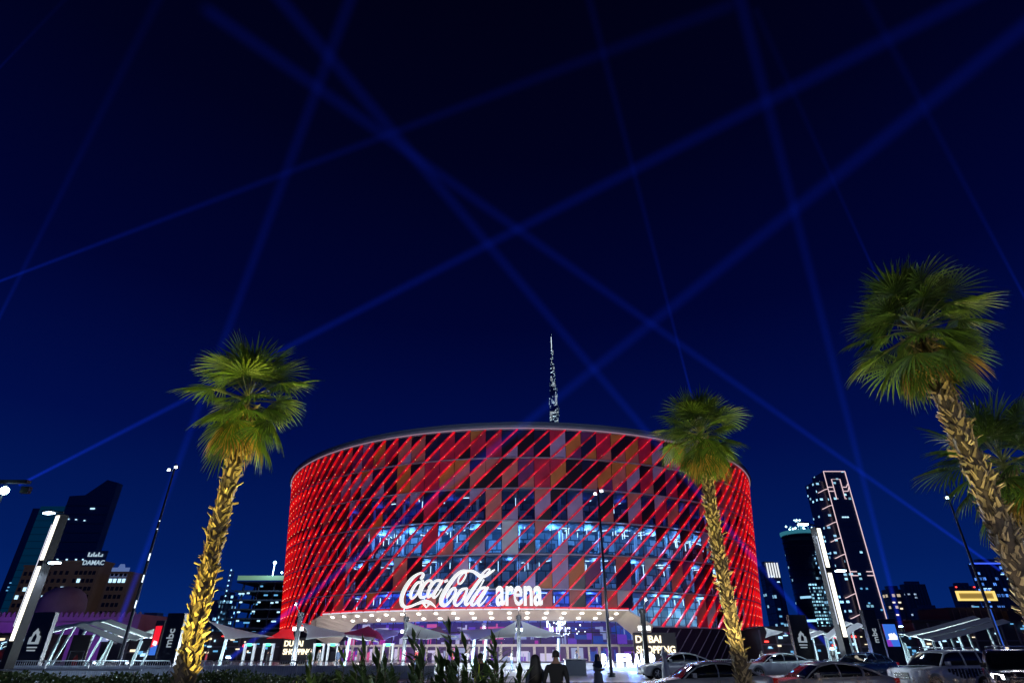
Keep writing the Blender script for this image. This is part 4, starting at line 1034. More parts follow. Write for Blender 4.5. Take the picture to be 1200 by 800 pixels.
def pylon(label, x, ytop, Y, wd, rz, content):
    X = pX(x, 765, Y); h = pZ(ytop, Y)-.3
    t_ = thing('sign_pylon', label, 'sign pylon', (X, Y, .3), rz)
    b = MB(); b.box((0,0,h/2), (wd,.35,h)); b.build('pylon_body', M_pyl, t_)
    b = MB(); b.box((wd/2+.03,0,h/2), (.05,.3,h*.96)); b.build('edge_trim', mat('pylon_trim', (.04,.05,.08), .4), t_)
    if content == 'mbc':
        tx = text('pylon_lettering', 'mbc', wd*.55, .02, M_pylt, t_, .01); tx.rotation_euler = (0, R(90), 0); tx.location = (.0,-.2,h*.60); tx.rotation_euler = (0, R(-90), 0)
    else:
        b = MB(); z = h*.60; s = wd*.25
        b.prism([(-s,-.2,z-s*.9),(s,-.2,z-s*.9),(s*.95,-.2,z+s*.2),(s*.55,-.2,z+s*.35),(s*.5,-.2,z+s*.8),(s*.2,-.2,z+s*.95),(0,-.2,z+s*1.3),(-s*.3,-.2,z+s*.95),(-s*.6,-.2,z+s*.7),(-s*.65,-.2,z+s*.2),(-s,-.2,z)], (0,-.04,0)); b.build('crest', M_pylt, t_)
        b = MB(); b.prism([(-s*.4,-.23,z-s*.6),(s*.3,-.23,z-s*.6),(s*.35,-.23,z+s*.1),(0,-.23,z+s*.6),(-s*.3,-.23,z+s*.1)], (0,-.03,0)); b.build('crest_inset', M_pyl, t_)
        for k in range(2): b = MB(); b.box((0,-.2,z-s*1.35-k*.18), (s*(1.8-.3*k),.05,.08)); b.build('caption_line', M_pylt, t_)
    return t_
pylon('black sign pylon with a white crest under the left light column', 38, 717, 44, 1.75, R(-12), 'crest')
pylon('black sign pylon with vertical white letters beside the left palm trunk', 197, 718, 44, 1.25, R(-8), 'mbc')
pylon('black sign pylon with a white crest left of the right light column', 942, 720, 52, 1.5, R(8), 'crest')
pylon('narrow black sign pylon with vertical white letters left of the right screen', 1029, 714, 46, 1.0, R(10), 'mbc')
def screen_pylon(label, x, y0, y1, Y, wd, rz, blocks, base=1.2):
    X = pX(x, 765, Y); z0, z1 = pZ(y1, Y)-.3, pZ(y0, Y)-.3
    t_ = thing('advertising_screen', label, 'screen', (X, Y, .3), rz, 'tall advertising screens on the plaza')
    b = MB(); b.box((0,0,(z1+.35)/2), (wd+.3,.3,z1+.35)); b.build('housing', M_pyl, t_)
    b = MB()
    mats_ = [emis('screen_red', (1,.01,.03), .9), emis('screen_blue', (.05,.22,.95), .75), emis('screen_white', (.9,.9,1), 1.3), emis('screen_purple', (.35,.05,.7), .7)]
    for (u0, v0, u1, v1, u2, v2, u3, v3, mi) in blocks:
        b.prism([(-wd/2+wd*u, -.17-.006*mi, z0+(z1-z0)*v) for u, v in ((u0,v0),(u1,v1),(u2,v2),(u3,v3))], (0,-.01,0), mi)
    b.build('screen_panel', mats_, t_); return t_
blk = [(0,0,1,0,1,.3,0,.3,1),(0,.3,1,.3,1,1,0,1,1),(0,.45,.5,.5,.35,1,0,1,0),(.15,.3,.9,.3,.95,.45,.75,.62,2),(.3,.35,.5,.3,.6,.6,.25,.55,2),(0,0,.4,0,.3,.3,0,.3,3)]
screen_pylon('tall screen showing red, white and blue shapes beside the white four wheel drive', 1048.5, 731, 757, 47, 1.0, R(8), blk)
screen_pylon('tall screen showing red above blue left of the left palm', 181, 733, 767, 45, .75, R(-30), [(0,0,1,0,1,.35,0,.25,1),(0,.25,1,.35,1,1,0,1,0),(.2,.35,.8,.3,.9,.45,.3,.5,2)])
# freestanding letters and wayfinding
def shopping_sign(label, x0, x1, y0, y1, Y, covered):
    X = pX((x0+x1)/2, (y0+y1)/2, Y); Z = pZ((y0+y1)/2, Y); wd = pX(x1,y0,Y)-pX(x0,y0,Y); ht_ = pZ(y0,Y)-pZ(y1,Y)
    t_ = thing('lettered_sign', label, 'sign', (X, Y, .3), 0, 'glowing shopping signs at the arena base')
    m = emis('sign_letters_warm', (1,.86,.6), 1.7)
    for i, s in enumerate(('DUBAI', 'SHOPPING')):
        tx = text('sign_lettering', s, 1, .06, m, t_, .03, 1, 'LEFT'); xs = [v.co.x for v in tx.data.vertices]; zs = [v.co.z for v in tx.data.vertices]
        w1 = max(xs)-min(xs); h1 = max(zs)-min(zs); x_0 = min(xs); zz0 = min(zs)
        W_ = wd*(.66 if i == 0 else 1); H_ = ht_*.42
        for v in tx.data.vertices: v.co = Vector((-wd/2+(v.co.x-x_0)/w1*W_, v.co.y*1.0, (v.co.z-zz0)/h1*H_))
        tx.location = (0,-.35, Z-.3+ht_/2-H_-i*ht_*.58)
    b = MB(); b.b2((-wd/2-.3,-.22,0), (wd/2+.3,.1,Z-.3+ht_/2+.4)); b.build('sign_wall', mat('sign_wall_dark', (.03,.025,.03), .6), t_)
    return t_
shopping_sign('warm glowing DUBAI SHOPPING lettering under the left end of the arena, partly behind a mast', 333.5, 366.5, 750, 766.5, 100, False)
shopping_sign('warm glowing DUBAI SHOPPING lettering under the right end of the canopy', 745, 790, 744, 765, 100, True)
Y_ = 62; t_ = thing('giant_letters', 'huge white glowing block letters standing on the plaza left of the near sedan', 'letters', (pX(737,775,Y_),Y_,.3), 0)
m = emis('giant_letter_white', (.75,.82,1), 5); wd = pX(767,775,Y_)-pX(704,775,Y_); ht_ = pZ(765.5,Y_)-pZ(781,Y_)
xx = -wd/2
for ch_, w_ in (('B',.10),('A',.13),(' ',.05),('I',.06),('F',.12),('R',.13),('A',.14),('H',.13),(' ',.02),('P',.12)):
    if ch_ != ' ':
        tx = text('giant_letter', ch_, 1, .12, m, t_, .045, 1, 'LEFT'); xs = [v.co.x for v in tx.data.vertices]; zs = [v.co.z for v in tx.data.vertices]
        a0, a1, b0, b1 = min(xs), max(xs), min(zs), max(zs)
        for v in tx.data.vertices: v.co = Vector(((v.co.x-a0)/(a1-a0)*wd*w_*.9, v.co.y, (v.co.z-b0)/(b1-b0)*ht_))
        tx.location = (xx, 0, .0)
        tx.location.z = pZ(781,Y_)-.3
    xx += wd*w_
b = MB(); b.b2((-wd/2-.3,-.4,0), (wd/2+.3,.5,max(.1,pZ(781,Y_)-.32))); b.build('plinth', mat('plinth_white', (.6,.62,.7), .5), t_)
light('letter_glow', 'POINT', (0,-2.2,1.2), 700, (.12,.25,1), t_, .5); light('letter_glow', 'POINT', (-3,-2.0,1.2), 350, (.2,.35,1), t_, .5)

# metal detector gates
def gate(label, x, Y=70, first=[None]):
    X = pX(x, 765, Y)
    if first[0] is None:
        t_ = thing('detector_gate', label, 'gate', (X,Y,.3), 0, 'walk-through detector gates with green lamps')
        for s in (-1,1): b = MB(); b.box((s*.5,0,1.1), (.12,.5,2.2)); b.build('gate_panel', mat('gate_white', (.75,.78,.8), .45, emit=(.7,.8,.9), es=.12), t_)
        b = MB(); b.box((0,0,2.26), (1.15,.5,.2)); b.build('gate_header', mat('gate_white'), t_)
        b = MB(); b.box((0,-.27,2.22), (.5,.05,.22)); b.build('gate_lamp', emis('gate_green', (.05,1,.45), 3), t_)
        first[0] = t_; return
    copy_tree(first[0], None, (X,Y,.3), 0, label)
for x, lb in ((291.5,'walk-through gate with green lamp, leftmost of the row'), (313.5,'second walk-through gate with green lamp from the left'), (373,'walk-through gate right of the left DUBAI SHOPPING sign'), (389.5,'walk-through gate under the white sail corner'), (454.5,'walk-through gate left of the second sail mast, rightmost of the row')): gate(lb, x)
# tall lobby planters / ticket booth seen between people
t_ = thing('ticket_counter', 'grey ticket counter left of the woman in a pale coat', 'counter', (pX(674,775,48),48,.3))
b = MB(); b.box((0,0,.5), (1.5,.7,1.0)); b.build('counter_body', mat('counter_grey', (.16,.2,.26), .5), t_); b = MB(); b.box((0,0,1.03), (1.7,.85,.07)); b.build('counter_top', M_white, t_)

# bollards and steps in front of the entrance
g = MB()
for i in range(4): g.b2((-8,66+i*1.2,.3), (16,86,.42+.13*i))
tag(g.build('steps', mat('step_stone', (.45,.45,.48), .5)), kind='structure')

# ================================================================== BARRIERS
def barrier(label, x, y, rz=0, first=[None]):
    if first[0] is not None: copy_tree(first[0], None, (x,y,.3 if y > 36.8 else 0), rz, label); return
    t_ = thing('crowd_barrier', label, 'barrier', (x,y,.3), rz, 'steel crowd barriers along the plaza edge')
    b = MB(); b.tube([(-1.2,0,.18),(-1.2,0,.85),(-1.08,0,1.02),(1.08,0,1.02),(1.2,0,.85),(1.2,0,.18),(-1.2,0,.18)], .03, 6); b.build('barrier_frame', M_steel, t_)
    b = MB()
    for k in range(17): b.tube([(-1.05+k*.131,0,.2),(-1.05+k*.131,0,1.0)], .012, 4)
    b.build('bars', M_steel, t_)
    for s in (-1,1): b = MB(); b.box((s*.95,0,.03), (.08,.75,.06)); b.tube([(s*.95,0,.03),(s*.95,0,.2)], .03, 5); b.build('foot', M_steel, t_)
    first[0] = t_
for k in range(13):
    barrier(['barrier at the far left below the left light column','barrier right of the one below the left light column'][k] if k < 2 else ['barrier below the left canopy','barrier below the left crest pylon','barrier below the slatted canopy columns','barrier before the left slim mast','barrier left of the lettered pylon','barrier just left of the left palm trunk','barrier just right of the left palm trunk','barrier in front of the searchlight','barrier left of the first sail mast','barrier right of the first sail mast','barrier behind the leftmost oleander'][k-2], -31.0+k*2.45, 38.4+rnd.uniform(-.1,.1), rnd.uniform(-.03,.03))
for k in range(5):
    barrier(['barrier right of the middle palm trunk','barrier behind the white saloon','barrier left of the right light column','barrier right of the right light column','barrier behind the white four wheel drive'][k], 15.5+k*2.6, 46.4, rnd.uniform(-.03,.03))
t_ = thing('hand_rail', 'bright steel hand rail running low across the left side in front of the barriers', 'railing', (-26,31,0))
b = MB(); b.tube([(-9,0,1.02),(8.5,0,1.02)], .035, 6); b.build('rail', mat('rail_bright', (.7,.72,.75), .3, .7), t_)
for k in range(8): b = MB(); b.tube([(-8.6+k*2.4,0,0),(-8.6+k*2.4,0,1.0)], .03, 6); b.build('rail_post', M_steel, t_)
# white water-filled blocks and vehicles parked behind barriers: pale low wall
t_ = thing('low_wall', 'pale low wall behind the crowd barriers on the left', 'wall', (-16,42,.3))
b = MB(); b.b2((-24,0,0), (11,.5,.62)); b.b2((-24.1,-.08,.62), (11.1,.58,.72)); b.build('wall_body', mat('pale_stone', (.42,.46,.55), .6, noise=.2, nscale=2), t_)

# poster frame behind the left canopy columns
t_ = thing('poster_stand', 'dark poster stand with a framed red figure picture under the left canopy', 'sign', (pX(92,762,47),47,.3))
b = MB(); b.box((0,0,1.3), (1.35,.12,2.6)); b.build('stand_panel', mat('poster_dark', (.02,.015,.02), .4), t_)
b = MB(); b.tube([(-.5,-.08,.35),(.5,-.08,.35),(.5,-.08,1.55),(-.5,-.08,1.55),(-.5,-.08,.35)], .02, 4); b.build('poster_frame', M_steel, t_)
b = MB(); b.prism([(-.2,-.075,.5),(.25,-.075,.5),(.2,-.075,1.1),(.05,-.075,1.35),(-.15,-.075,1.1)], (0,-.01,0)); b.build('poster_print', mat('poster_red', (.4,.03,.03), .5), t_)

# ================================================================== FLOODLIGHTS WASHING THE FACADE (on the plaza masts)
for o in [q for q in sc.objects if q.name.startswith('floodlight_mast')]:
    light('facade_flood', 'SPOT', (0,.3,8), 11500, (.72,.78,1), o, .5, (CX-o.location.x, 60, 26), 95, .8)
    light('road_flood', 'SPOT', (0,-.4,o.location.z+11.5), 9000, (.78,.86,1), o, .3, (0,-24,0), 100, .8)

# ================================================================== PALMS
M_bark = mat('palm_bark', (.06,.042,.03), .9, noise=.4, nscale=9, bump=.6)
M_boot = leafmat('palm_leaf_base', (.19,.14,.08), .0, .9)
M_frond = leafmat('palm_frond', (.075,.135,.02), .3, .4)
M_dead = leafmat('palm_dead_frond', (.32,.19,.05), .25, .4)
M_pet = leafmat('palm_petiole', (.20,.22,.06), .1, .2)
UP = Vector((0,0,1))
def frond(mb, root, d, plen, blen, rg, droop, mi_p, mi_b, nleaf=21, spread=1.45):
    """petiole and pleated fan blade of a fan palm"""
    d = d.normalized(); side = d.cross(UP)
    if side.length < .1: side = Vector((1,0,0))
    side.normalize(); nrm = side.cross(d).normalized()
    roll = rg.uniform(-.6,.6); side, nrm = side*math.cos(roll)+nrm*math.sin(roll), nrm*math.cos(roll)-side*math.sin(roll)
    pts = []; p = Vector(root); dd = d.copy()
    for i in range(5): pts.append(p.copy()); dd = (dd - UP*droop*.06).normalized(); p = p + dd*plen/4
    mb.tube(pts, [.022,.018,.015,.012,.01], 4, mi_p)
    hub = pts[-1]; ax = (pts[-1]-pts[-2]).normalized(); side = (side - ax*side.dot(ax)).normalized(); nrm = side.cross(ax).normalized()
    tilt = rg.uniform(-.35,.15); cup = rg.uniform(.05,.3)
    for k in range(nleaf):
        t = (k+.5)/nleaf*2-1; a = t*spread*1.25
        ld = (ax*math.cos(a) + side*math.sin(a) + nrm*(tilt - cup*abs(t))).normalized()
        L = blen*(1-.28*abs(t)**2)*rg.uniform(.86,1.06); wv = ld.cross(nrm).normalized(); wm = blen*spread*2.5/nleaf*.31
        q = hub.copy(); rows = []; cur = ld.copy(); st = 5
        for s in range(st+1):
            f = s/st; wd = wm*(f/.55 if f < .55 else max(.03, 1-(f-.55)/.45)); 
            rows.append((q - wv*wd*.55, q + nrm*wd*.45, q + wv*wd*.55))
            if s < st:
                cur = (cur - UP*(droop*.10*(.4+f*2.2)*rg.uniform(.7,1.4))).normalized(); q = q + cur*L/st
        vs = [v for r in rows for v in r]; fs = []
        for s in range(st):
            b = s*3; fs += [(b,b+1,b+4,b+3),(b+1,b+2,b+5,b+4)]
        mb.add(vs, fs, mi_b)
def palm(label, base, h, tr, crad, seed, nfr=42, low=-60, dead=8, ydark=1):
    rg = random.Random(seed)
    t_ = thing('palm_tree', label, 'palm tree', base, rg.uniform(0,6), 'fan palms in the planting bed')
    b = MB(); pts = []; rad = []
    for i in range(15):
        f = i/14; pts.append((.05*math.sin(f*5+seed), .05*math.cos(f*4+seed)-.05, h*f)); rad.append(tr*(1.22-.42*f if f < .2 else 1.136-.20*f)*rg.uniform(.95,1.05))
    b.tube(pts, rad, 14); b.build('trunk', M_bark, t_, True)
    # old leaf bases, criss-crossing stubs
    b = MB(); n = int(h*92)
    for i in range(n):
        f = (i+rg.random())/n; z = .05+f*(h-.05); a = i*2.39996 + rg.uniform(-.25,.25); r = tr*(1.2-.4*f if f < .2 else 1.12-.20*f)*.97
        cx, cy = .05*math.sin(f*5+seed), .05*math.cos(f*4+seed)-.05
        o_ = Vector((math.cos(a), math.sin(a), 0)); tg = Vector((-math.sin(a), math.cos(a), 0))
        p = Vector((cx,cy,z)) + o_*r
        L = rg.uniform(.07,.19)*(1 if f < .88 else 1.5); lean = rg.uniform(.15,.55) if rg.random() < .82 else rg.uniform(.8,1.3)
        sk = rg.choice([-1,1])*rg.uniform(.2,.75)
        d = (UP*math.cos(lean) + o_*math.sin(lean) + tg*sk).normalized(); wv = d.cross(o_).normalized(); nn = wv.cross(d).normalized()
        w0, w1, th = rg.uniform(.016,.05), rg.uniform(.003,.022), rg.uniform(.008,.016)
        e = p + d*L
        split = rg.random() < .5
        A = [p-wv*w0-nn*th, p+wv*w0-nn*th, p+wv*w0+nn*th, p-wv*w0+nn*th]
        if split:
            for sg in (-1,1):
                ee = e + wv*sg*w0*.7; B = [ee-wv*w1*.4-nn*th*.5, ee+wv*w1*.4-nn*th*.5, ee+wv*w1*.4+nn*th*.5, ee-wv*w1*.4+nn*th*.5]
                A2 = [p + wv*(sg*w0*.5-w0*.5)-nn*th, p+wv*(sg*w0*.5+w0*.5)-nn*th, p+wv*(sg*w0*.5+w0*.5)+nn*th, p+wv*(sg*w0*.5-w0*.5)+nn*th]
                b.add(A2+B, [(0,1,5,4),(1,2,6,5),(2,3,7,6),(3,0,4,7),(4,5,6,7)])
        else:
            B = [e-wv*w1-nn*th*.6, e+wv*w1-nn*th*.6, e+wv*w1+nn*th*.6, e-wv*w1+nn*th*.6]
            b.add(A+B, [(0,1,5,4),(1,2,6,5),(2,3,7,6),(3,0,4,7),(4,5,6,7)])
    b.build('leaf_bases', M_boot, t_)
    b = MB()
    for i in range(nfr):
        f = (i+.5)/nfr; el = R(low + (86-low)*f**.85) ; a = i*2.39996 + rg.uniform(-.3,.3)
        d = Vector((math.cos(a)*math.cos(el), math.sin(a)*math.cos(el), math.sin(el)))
        pl = crad*rg.uniform(.26,.62)*(1-.25*max(0,f-.75)/.25); bl = crad*rg.uniform(.46,.60)
        frond(b, (.0,0,h+.05+.35*f), d, pl, bl, rg, 1.15-.75*f, 1, 0)
    b.build('crown', [M_frond, M_pet], t_)
    b = MB()
    for i in range(dead):
        a = i*2*PI/dead + rg.uniform(-.4,.4); el = R(rg.uniform(-68,-35)); d = Vector((math.cos(a)*math.cos(el), math.sin(a)*math.cos(el), math.sin(el)))
        frond(b, (math.cos(a)*tr*.5,math.sin(a)*tr*.5,h-.05), d, crad*rg.uniform(.2,.4), crad*.5, rg, 1.5, 0, 0, 16, 1.0)
    b.build('dead_fronds', M_dead, t_)
    # stalks of old flowers
    return t_
pA = palm('bushy fan palm with a bright yellow lit trunk left of the arena', (-6.0,12.0,.35), 6.15, .15, 1.56, 3, 50, -66, 9)
pB = palm('fan palm with a dense rounded crown in front of the right side of the arena', (5.55,16.0,.35), 6.75, .145, 1.46, 11, 62, -74, 14)
pC = palm('tallest fan palm, its pale trunk at the right edge of the view', (8.2,10.0,.35), 6.85, .165, 1.50, 21, 66, -66, 7)
pD = palm('darker fan palm half hidden behind the tallest palm', (11.45,13.0,.35), 5.0, .17, 1.8, 33, 46, -60, 6)
YEL = (1,.80,.12)
def ground_spot(par, loc, tgt, pw, col, ang=42):
    p_ = Vector(par.location); rz = par.rotation_euler.z
    t_ = thing('ground_uplight', 'uplight', 'uplight', (loc[0],loc[1],.35), 0, 'small ground uplights around the palms')
    b = MB(); b.lathe([(0,0),(.11,0),(.13,.12),(.10,.12),(.10,.08),(0,.08)], (0,0,0), 12); b.build('housing', M_dark, t_)
    b = MB(); b.lathe([(.095,.09),(0,.1)], (0,0,0), 12); b.build('lens', emis('uplight_lens', (1,.85,.3), 6), t_)
    light('lamp', 'SPOT', (0,0,.16), pw, col, t_, .05, (tgt[0]-loc[0], tgt[1]-loc[1], tgt[2]-.5), ang, .6)
    return t_
u = []
u.append(ground_spot(pA, (-7.25,11.0), (-6.05,12,4.4), 2200, YEL, 58)); u.append(ground_spot(pA, (-4.9,11.6), (-6,12,4.4), 1700, YEL, 58))
u.append(ground_spot(pB, (4.3,15.2), (5.5,16,4.6), 1250, (1,.85,.30), 56)); u.append(ground_spot(pB, (6.4,14.9), (5.6,16,4.6), 1050, (1,.82,.25), 56))
u.append(ground_spot(pC, (7.0,9.2), (8.15,10,4.8), 330, (1,.88,.62), 56)); u.append(ground_spot(pC, (9.3,10.9), (8.25,10,4.8), 750, YEL, 56))
u.append(ground_spot(pD, (11.9,12.0), (11.25,13,4), 420, YEL, 60))
u.append(ground_spot(pA, (-8.6,10.2), (-6.0,12,7.2), 2300, (1,.88,.18), 34)); u.append(ground_spot(pA, (-3.6,10.6), (-5.8,12,7.0), 1700, (1,.88,.18), 34))  # from here on, extra spots added further out to brighten the crowns
u.append(ground_spot(pB, (3.2,14.0), (5.5,16,7.0), 1600, (1,.88,.2), 32)); u.append(ground_spot(pB, (7.9,13.6), (5.6,16,7.0), 1900, (1,.88,.2), 32))
u.append(ground_spot(pC, (5.9,8.6), (8.1,10,7.6), 1250, (1,.88,.22), 36)); u.append(ground_spot(pC, (9.9,7.9), (8.2,10,7.4), 900, (1,.85,.25), 34))
u.append(ground_spot(pD, (13.5,11.5), (11.5,13,5.8), 420, (1,.88,.2), 46))

for q, lb in zip(u, ('uplight at the left foot of the left palm','uplight at the right foot of the left palm','uplight at the left foot of the middle palm','uplight at the right foot of the middle palm','uplight on the left of the tallest palm','uplight on the right of the tallest palm','uplight at the foot of the darker palm','added crown spot in the bed well left of the left palm','added crown spot in the bed well right of the left palm','added crown spot in the bed well left of the middle palm','added crown spot in the bed well right of the middle palm','added crown spot in the bed left of the tallest palm, nearer the road edge','added crown spot nearest the viewer beside the tallest palm','added crown spot right of the darker palm')): q['label'] = lb

# ================================================================== SHRUBS, HEDGE, GRASS
M_ole = leafmat('oleander_leaf', (.06,.10,.03), .25, .45)
M_stem = mat('stem_brown', (.09,.07,.04), .8)
def oleander(label, x, y_top, Y, seed, wide=.55, nst=11, lm=None):
    rg = random.Random(seed); X = pX(x, y_top, Y); h = pZ(y_top, Y)-.35
    t_ = thing('oleander_shrub', label, 'shrub', (X,Y,.35), 0, 'oleander shrubs at the front of the bed')
    lv = MB(); sm = MB()
    for i in range(nst):
        a = rg.uniform(0,2*PI); r = rg.uniform(0,wide); hh = h*(1 if i == 0 else rg.uniform(.35,.85)); top = Vector((math.cos(a)*r*(.2 if i == 0 else 1), math.sin(a)*r, hh))
        b0 = Vector((math.cos(a)*r*.2, math.sin(a)*r*.2, 0)); mid = (b0+top)/2 + Vector((math.cos(a)*r*.25, math.sin(a)*r*.25, .1))
        pts = [b0, mid, top]; sm.tube(pts, [.014,.010,.004], 5)
        n = int(hh*36)
        for k in range(n):
            f = .25+.75*(k+.5)/n; p = (b0*(1-f)*(1-f) + mid*2*f*(1-f) + top*f*f); aa = k*2.1+rg.uniform(-.3,.3)
            el = R(rg.uniform(0,55)) if f < .93 else R(rg.uniform(45,80)); L = rg.uniform(.15,.27); d = Vector((math.cos(aa)*math.cos(el), math.sin(aa)*math.cos(el), math.sin(el)))
            w_ = d.cross(UP).normalized()*L*.12; m_ = p + d*L*.5 - UP*.004; e = p + d*L - UP*L*.12
            lv.add([p, m_-w_, m_+w_, e, m_+UP*.0-d.cross(w_).normalized()*.004], [(0,1,4),(0,4,2),(1,3,4),(4,3,2)])
    sm.build('stems', M_stem, t_); lv.build('foliage', lm or M_ole, t_); return t_
ol = [(368,778,7.2,'low pale green oleander at the left end of the shrub row'),(398,772,7.5,'oleander left of the second sail mast base, second in the row'),(428,763,7.0,'oleander of middling height below the entrance left end'),
      (458,775,6.6,'short bushy oleander between two taller ones'),(486,749,7.4,'tall oleander right of the second sail mast'),(516,735,7.0,'tallest oleander with an upright tip reaching the entrance canopy'),
      (540,757,6.8,'dark oleander right of the tallest one'),(576,768,7.4,'oleander beside the person in the yellow vest'),(583,755,7.0,'tall oleander left of the woman seen from behind'),(440,784,6.1,'low oleander in front of the entrance left end, nearest the viewer'),(414,786,6.2,'low bright oleander in front of the left row'),(500,782,6.0,'low dark oleander at the bottom centre'),(556,784,6.0,'low oleander at the bottom beside the centre')]
for i, (x, y, Y, lb) in enumerate(ol): oleander(lb, x, y, Y, 50+i, (.5 if y < 760 else .45), 17 if y < 765 else 14, leafmat('oleander_leaf_pale', (.10,.15,.03), .2, .35) if i in (0,1,10) else None)
def leafmass(name, label, x0, x1, Y, z0, z1, n, m, seed, ls=.045, dy=.8, kind=None):
    rg = random.Random(seed); b = MB()
    for _ in range(n):
        x = rg.uniform(x0,x1); bump = .5+.5*math.sin(x*2.3+seed)*math.sin(x*.9); zt = z1 - .12*bump - rg.random()*.05
        z = z0 + (zt-z0)*(rg.random()**.5); y = Y + rg.uniform(0,dy)
        d = Vector((rg.gauss(0,1),rg.gauss(0,1),rg.gauss(.6,1))).normalized(); w_ = d.cross(Vector((rg.random()-.5,rg.random()-.5,rg.random()-.5))).normalized()*ls*.4; L = ls*rg.uniform(.7,1.6)
        p = Vector((x,y,z)); b.add([p, p+d*L*.5-w_, p+d*L, p+d*L*.5+w_], [(0,1,2,3)])
    return b
t_ = thing('hedge', 'low dark clipped hedge along the bottom left edge', 'hedge', (0,0,.35))
lf = leafmass('foliage', '', -11.5, -2.2, 12.3, .35, 1.42, 15000, None, 5, .06); o = lf.build('foliage', leafmat('hedge_leaf', (.035,.06,.015), .2, .4), t_); o.location = (0,0,-.35)
b = MB()
for k in range(60): x = -11.4+k*.155; b.tube([(x,12.7,0),(x+.05,12.7,.9)], .015, 4)
b.build('stems', M_stem, t_)
# ornamental grass on the right
def grass(name, label, x0, x1, y0, y1, z1, n, seed, m):
    rg = random.Random(seed); b = MB()
    for _ in range(n):
        x = rg.uniform(x0,x1); y = rg.uniform(y0,y1); h = (z1-.35)*rg.uniform(.6,1.05)*(1+.08*math.sin(x*3)); a = rg.uniform(0,2*PI); bend = rg.uniform(.05,.55)
        p = Vector((x,y,.35)); o_ = Vector((math.cos(a),math.sin(a),0)); w_ = o_.cross(UP)*.005; rows = []
        for s in range(5):
            f = s/4; q = p + UP*h*(f-.25*bend*f*f) + o_*bend*h*f*f*.6; rows += [q-w_*(1-f*.8), q+w_*(1-f*.8)]
        b.add(rows, [(2*s,2*s+1,2*s+3,2*s+2) for s in range(4)], 0)
        if rg.random() < .3:
            d = (rows[-1]-rows[-3]).normalized(); q = rows[-1]
            for s in range(7):
                for k in range(3):
                    aa = rg.uniform(0,2*PI); e = q + d*.02*s + Vector((math.cos(aa),math.sin(aa),.5))*.028; b.add([q+d*.02*s, e, e+Vector((.004,0,.006))], [(0,1,2)], 1)
    return b
g_ = grass('ornamental_grass', '', 3.6, 14.5, 9.2, 11.6, 1.27, 5200, 9, None)
tag(g_.build('ornamental_grass', [leafmat('grass_blade', (.10,.085,.05), .2, .5), leafmat('grass_plume', (.26,.18,.15), .3, .3)]), 'feathery brown ornamental grass along the bottom right', 'grass', None, 'stuff')
g_ = grass('ornamental_grass', '', -4.2, 3.4, 7.6, 9.2, 1.22, 900, 10, None)
tag(g_.build('ornamental_grass', [leafmat('grass_blade_green', (.07,.10,.02), .2, .5), M_ole]), 'sparse green grass between the shrubs at the bottom centre', 'grass', None, 'stuff')

# ================================================================== CARS
M_glass = mat('car_glass', (.004,.005,.007), .04, spec=.8)
M_tyre = mat('tyre_rubber', (.012,.012,.013), .85); M_rim = mat('wheel_alloy', (.5,.5,.52), .3, .9); M_chr = mat('chrome_trim', (.7,.7,.72), .15, 1)
def paint(name, c=(.5,.5,.5), r=.22): return mat(name, c, r, .15, spec=.6, coat=.6)
def loft(mb, secs, mi=0, cap=True):
    n = len(secs[0]); vs = [p for s in secs for p in s]; fs = []
    for i in range(len(secs)-1):
        for k in range(n-1): fs.append((i*n+k, i*n+k+1, (i+1)*n+k+1, (i+1)*n+k))
    if cap: fs.append(tuple(range(n))[::-1]); fs.append(tuple((len(secs)-1)*n+k for k in range(n)))
    mb.add(vs, fs, mi)
def interp(tab, x):
    for (x0, *a), (x1, *b_) in zip(tab, tab[1:]):
        if x <= x1: t = (x-x0)/(x1-x0) if x1 > x0 else 0; t = max(0,min(1,t)); return [p+(q-p)*t for p, q in zip(a, b_)]
    return list(tab[-1][1:])
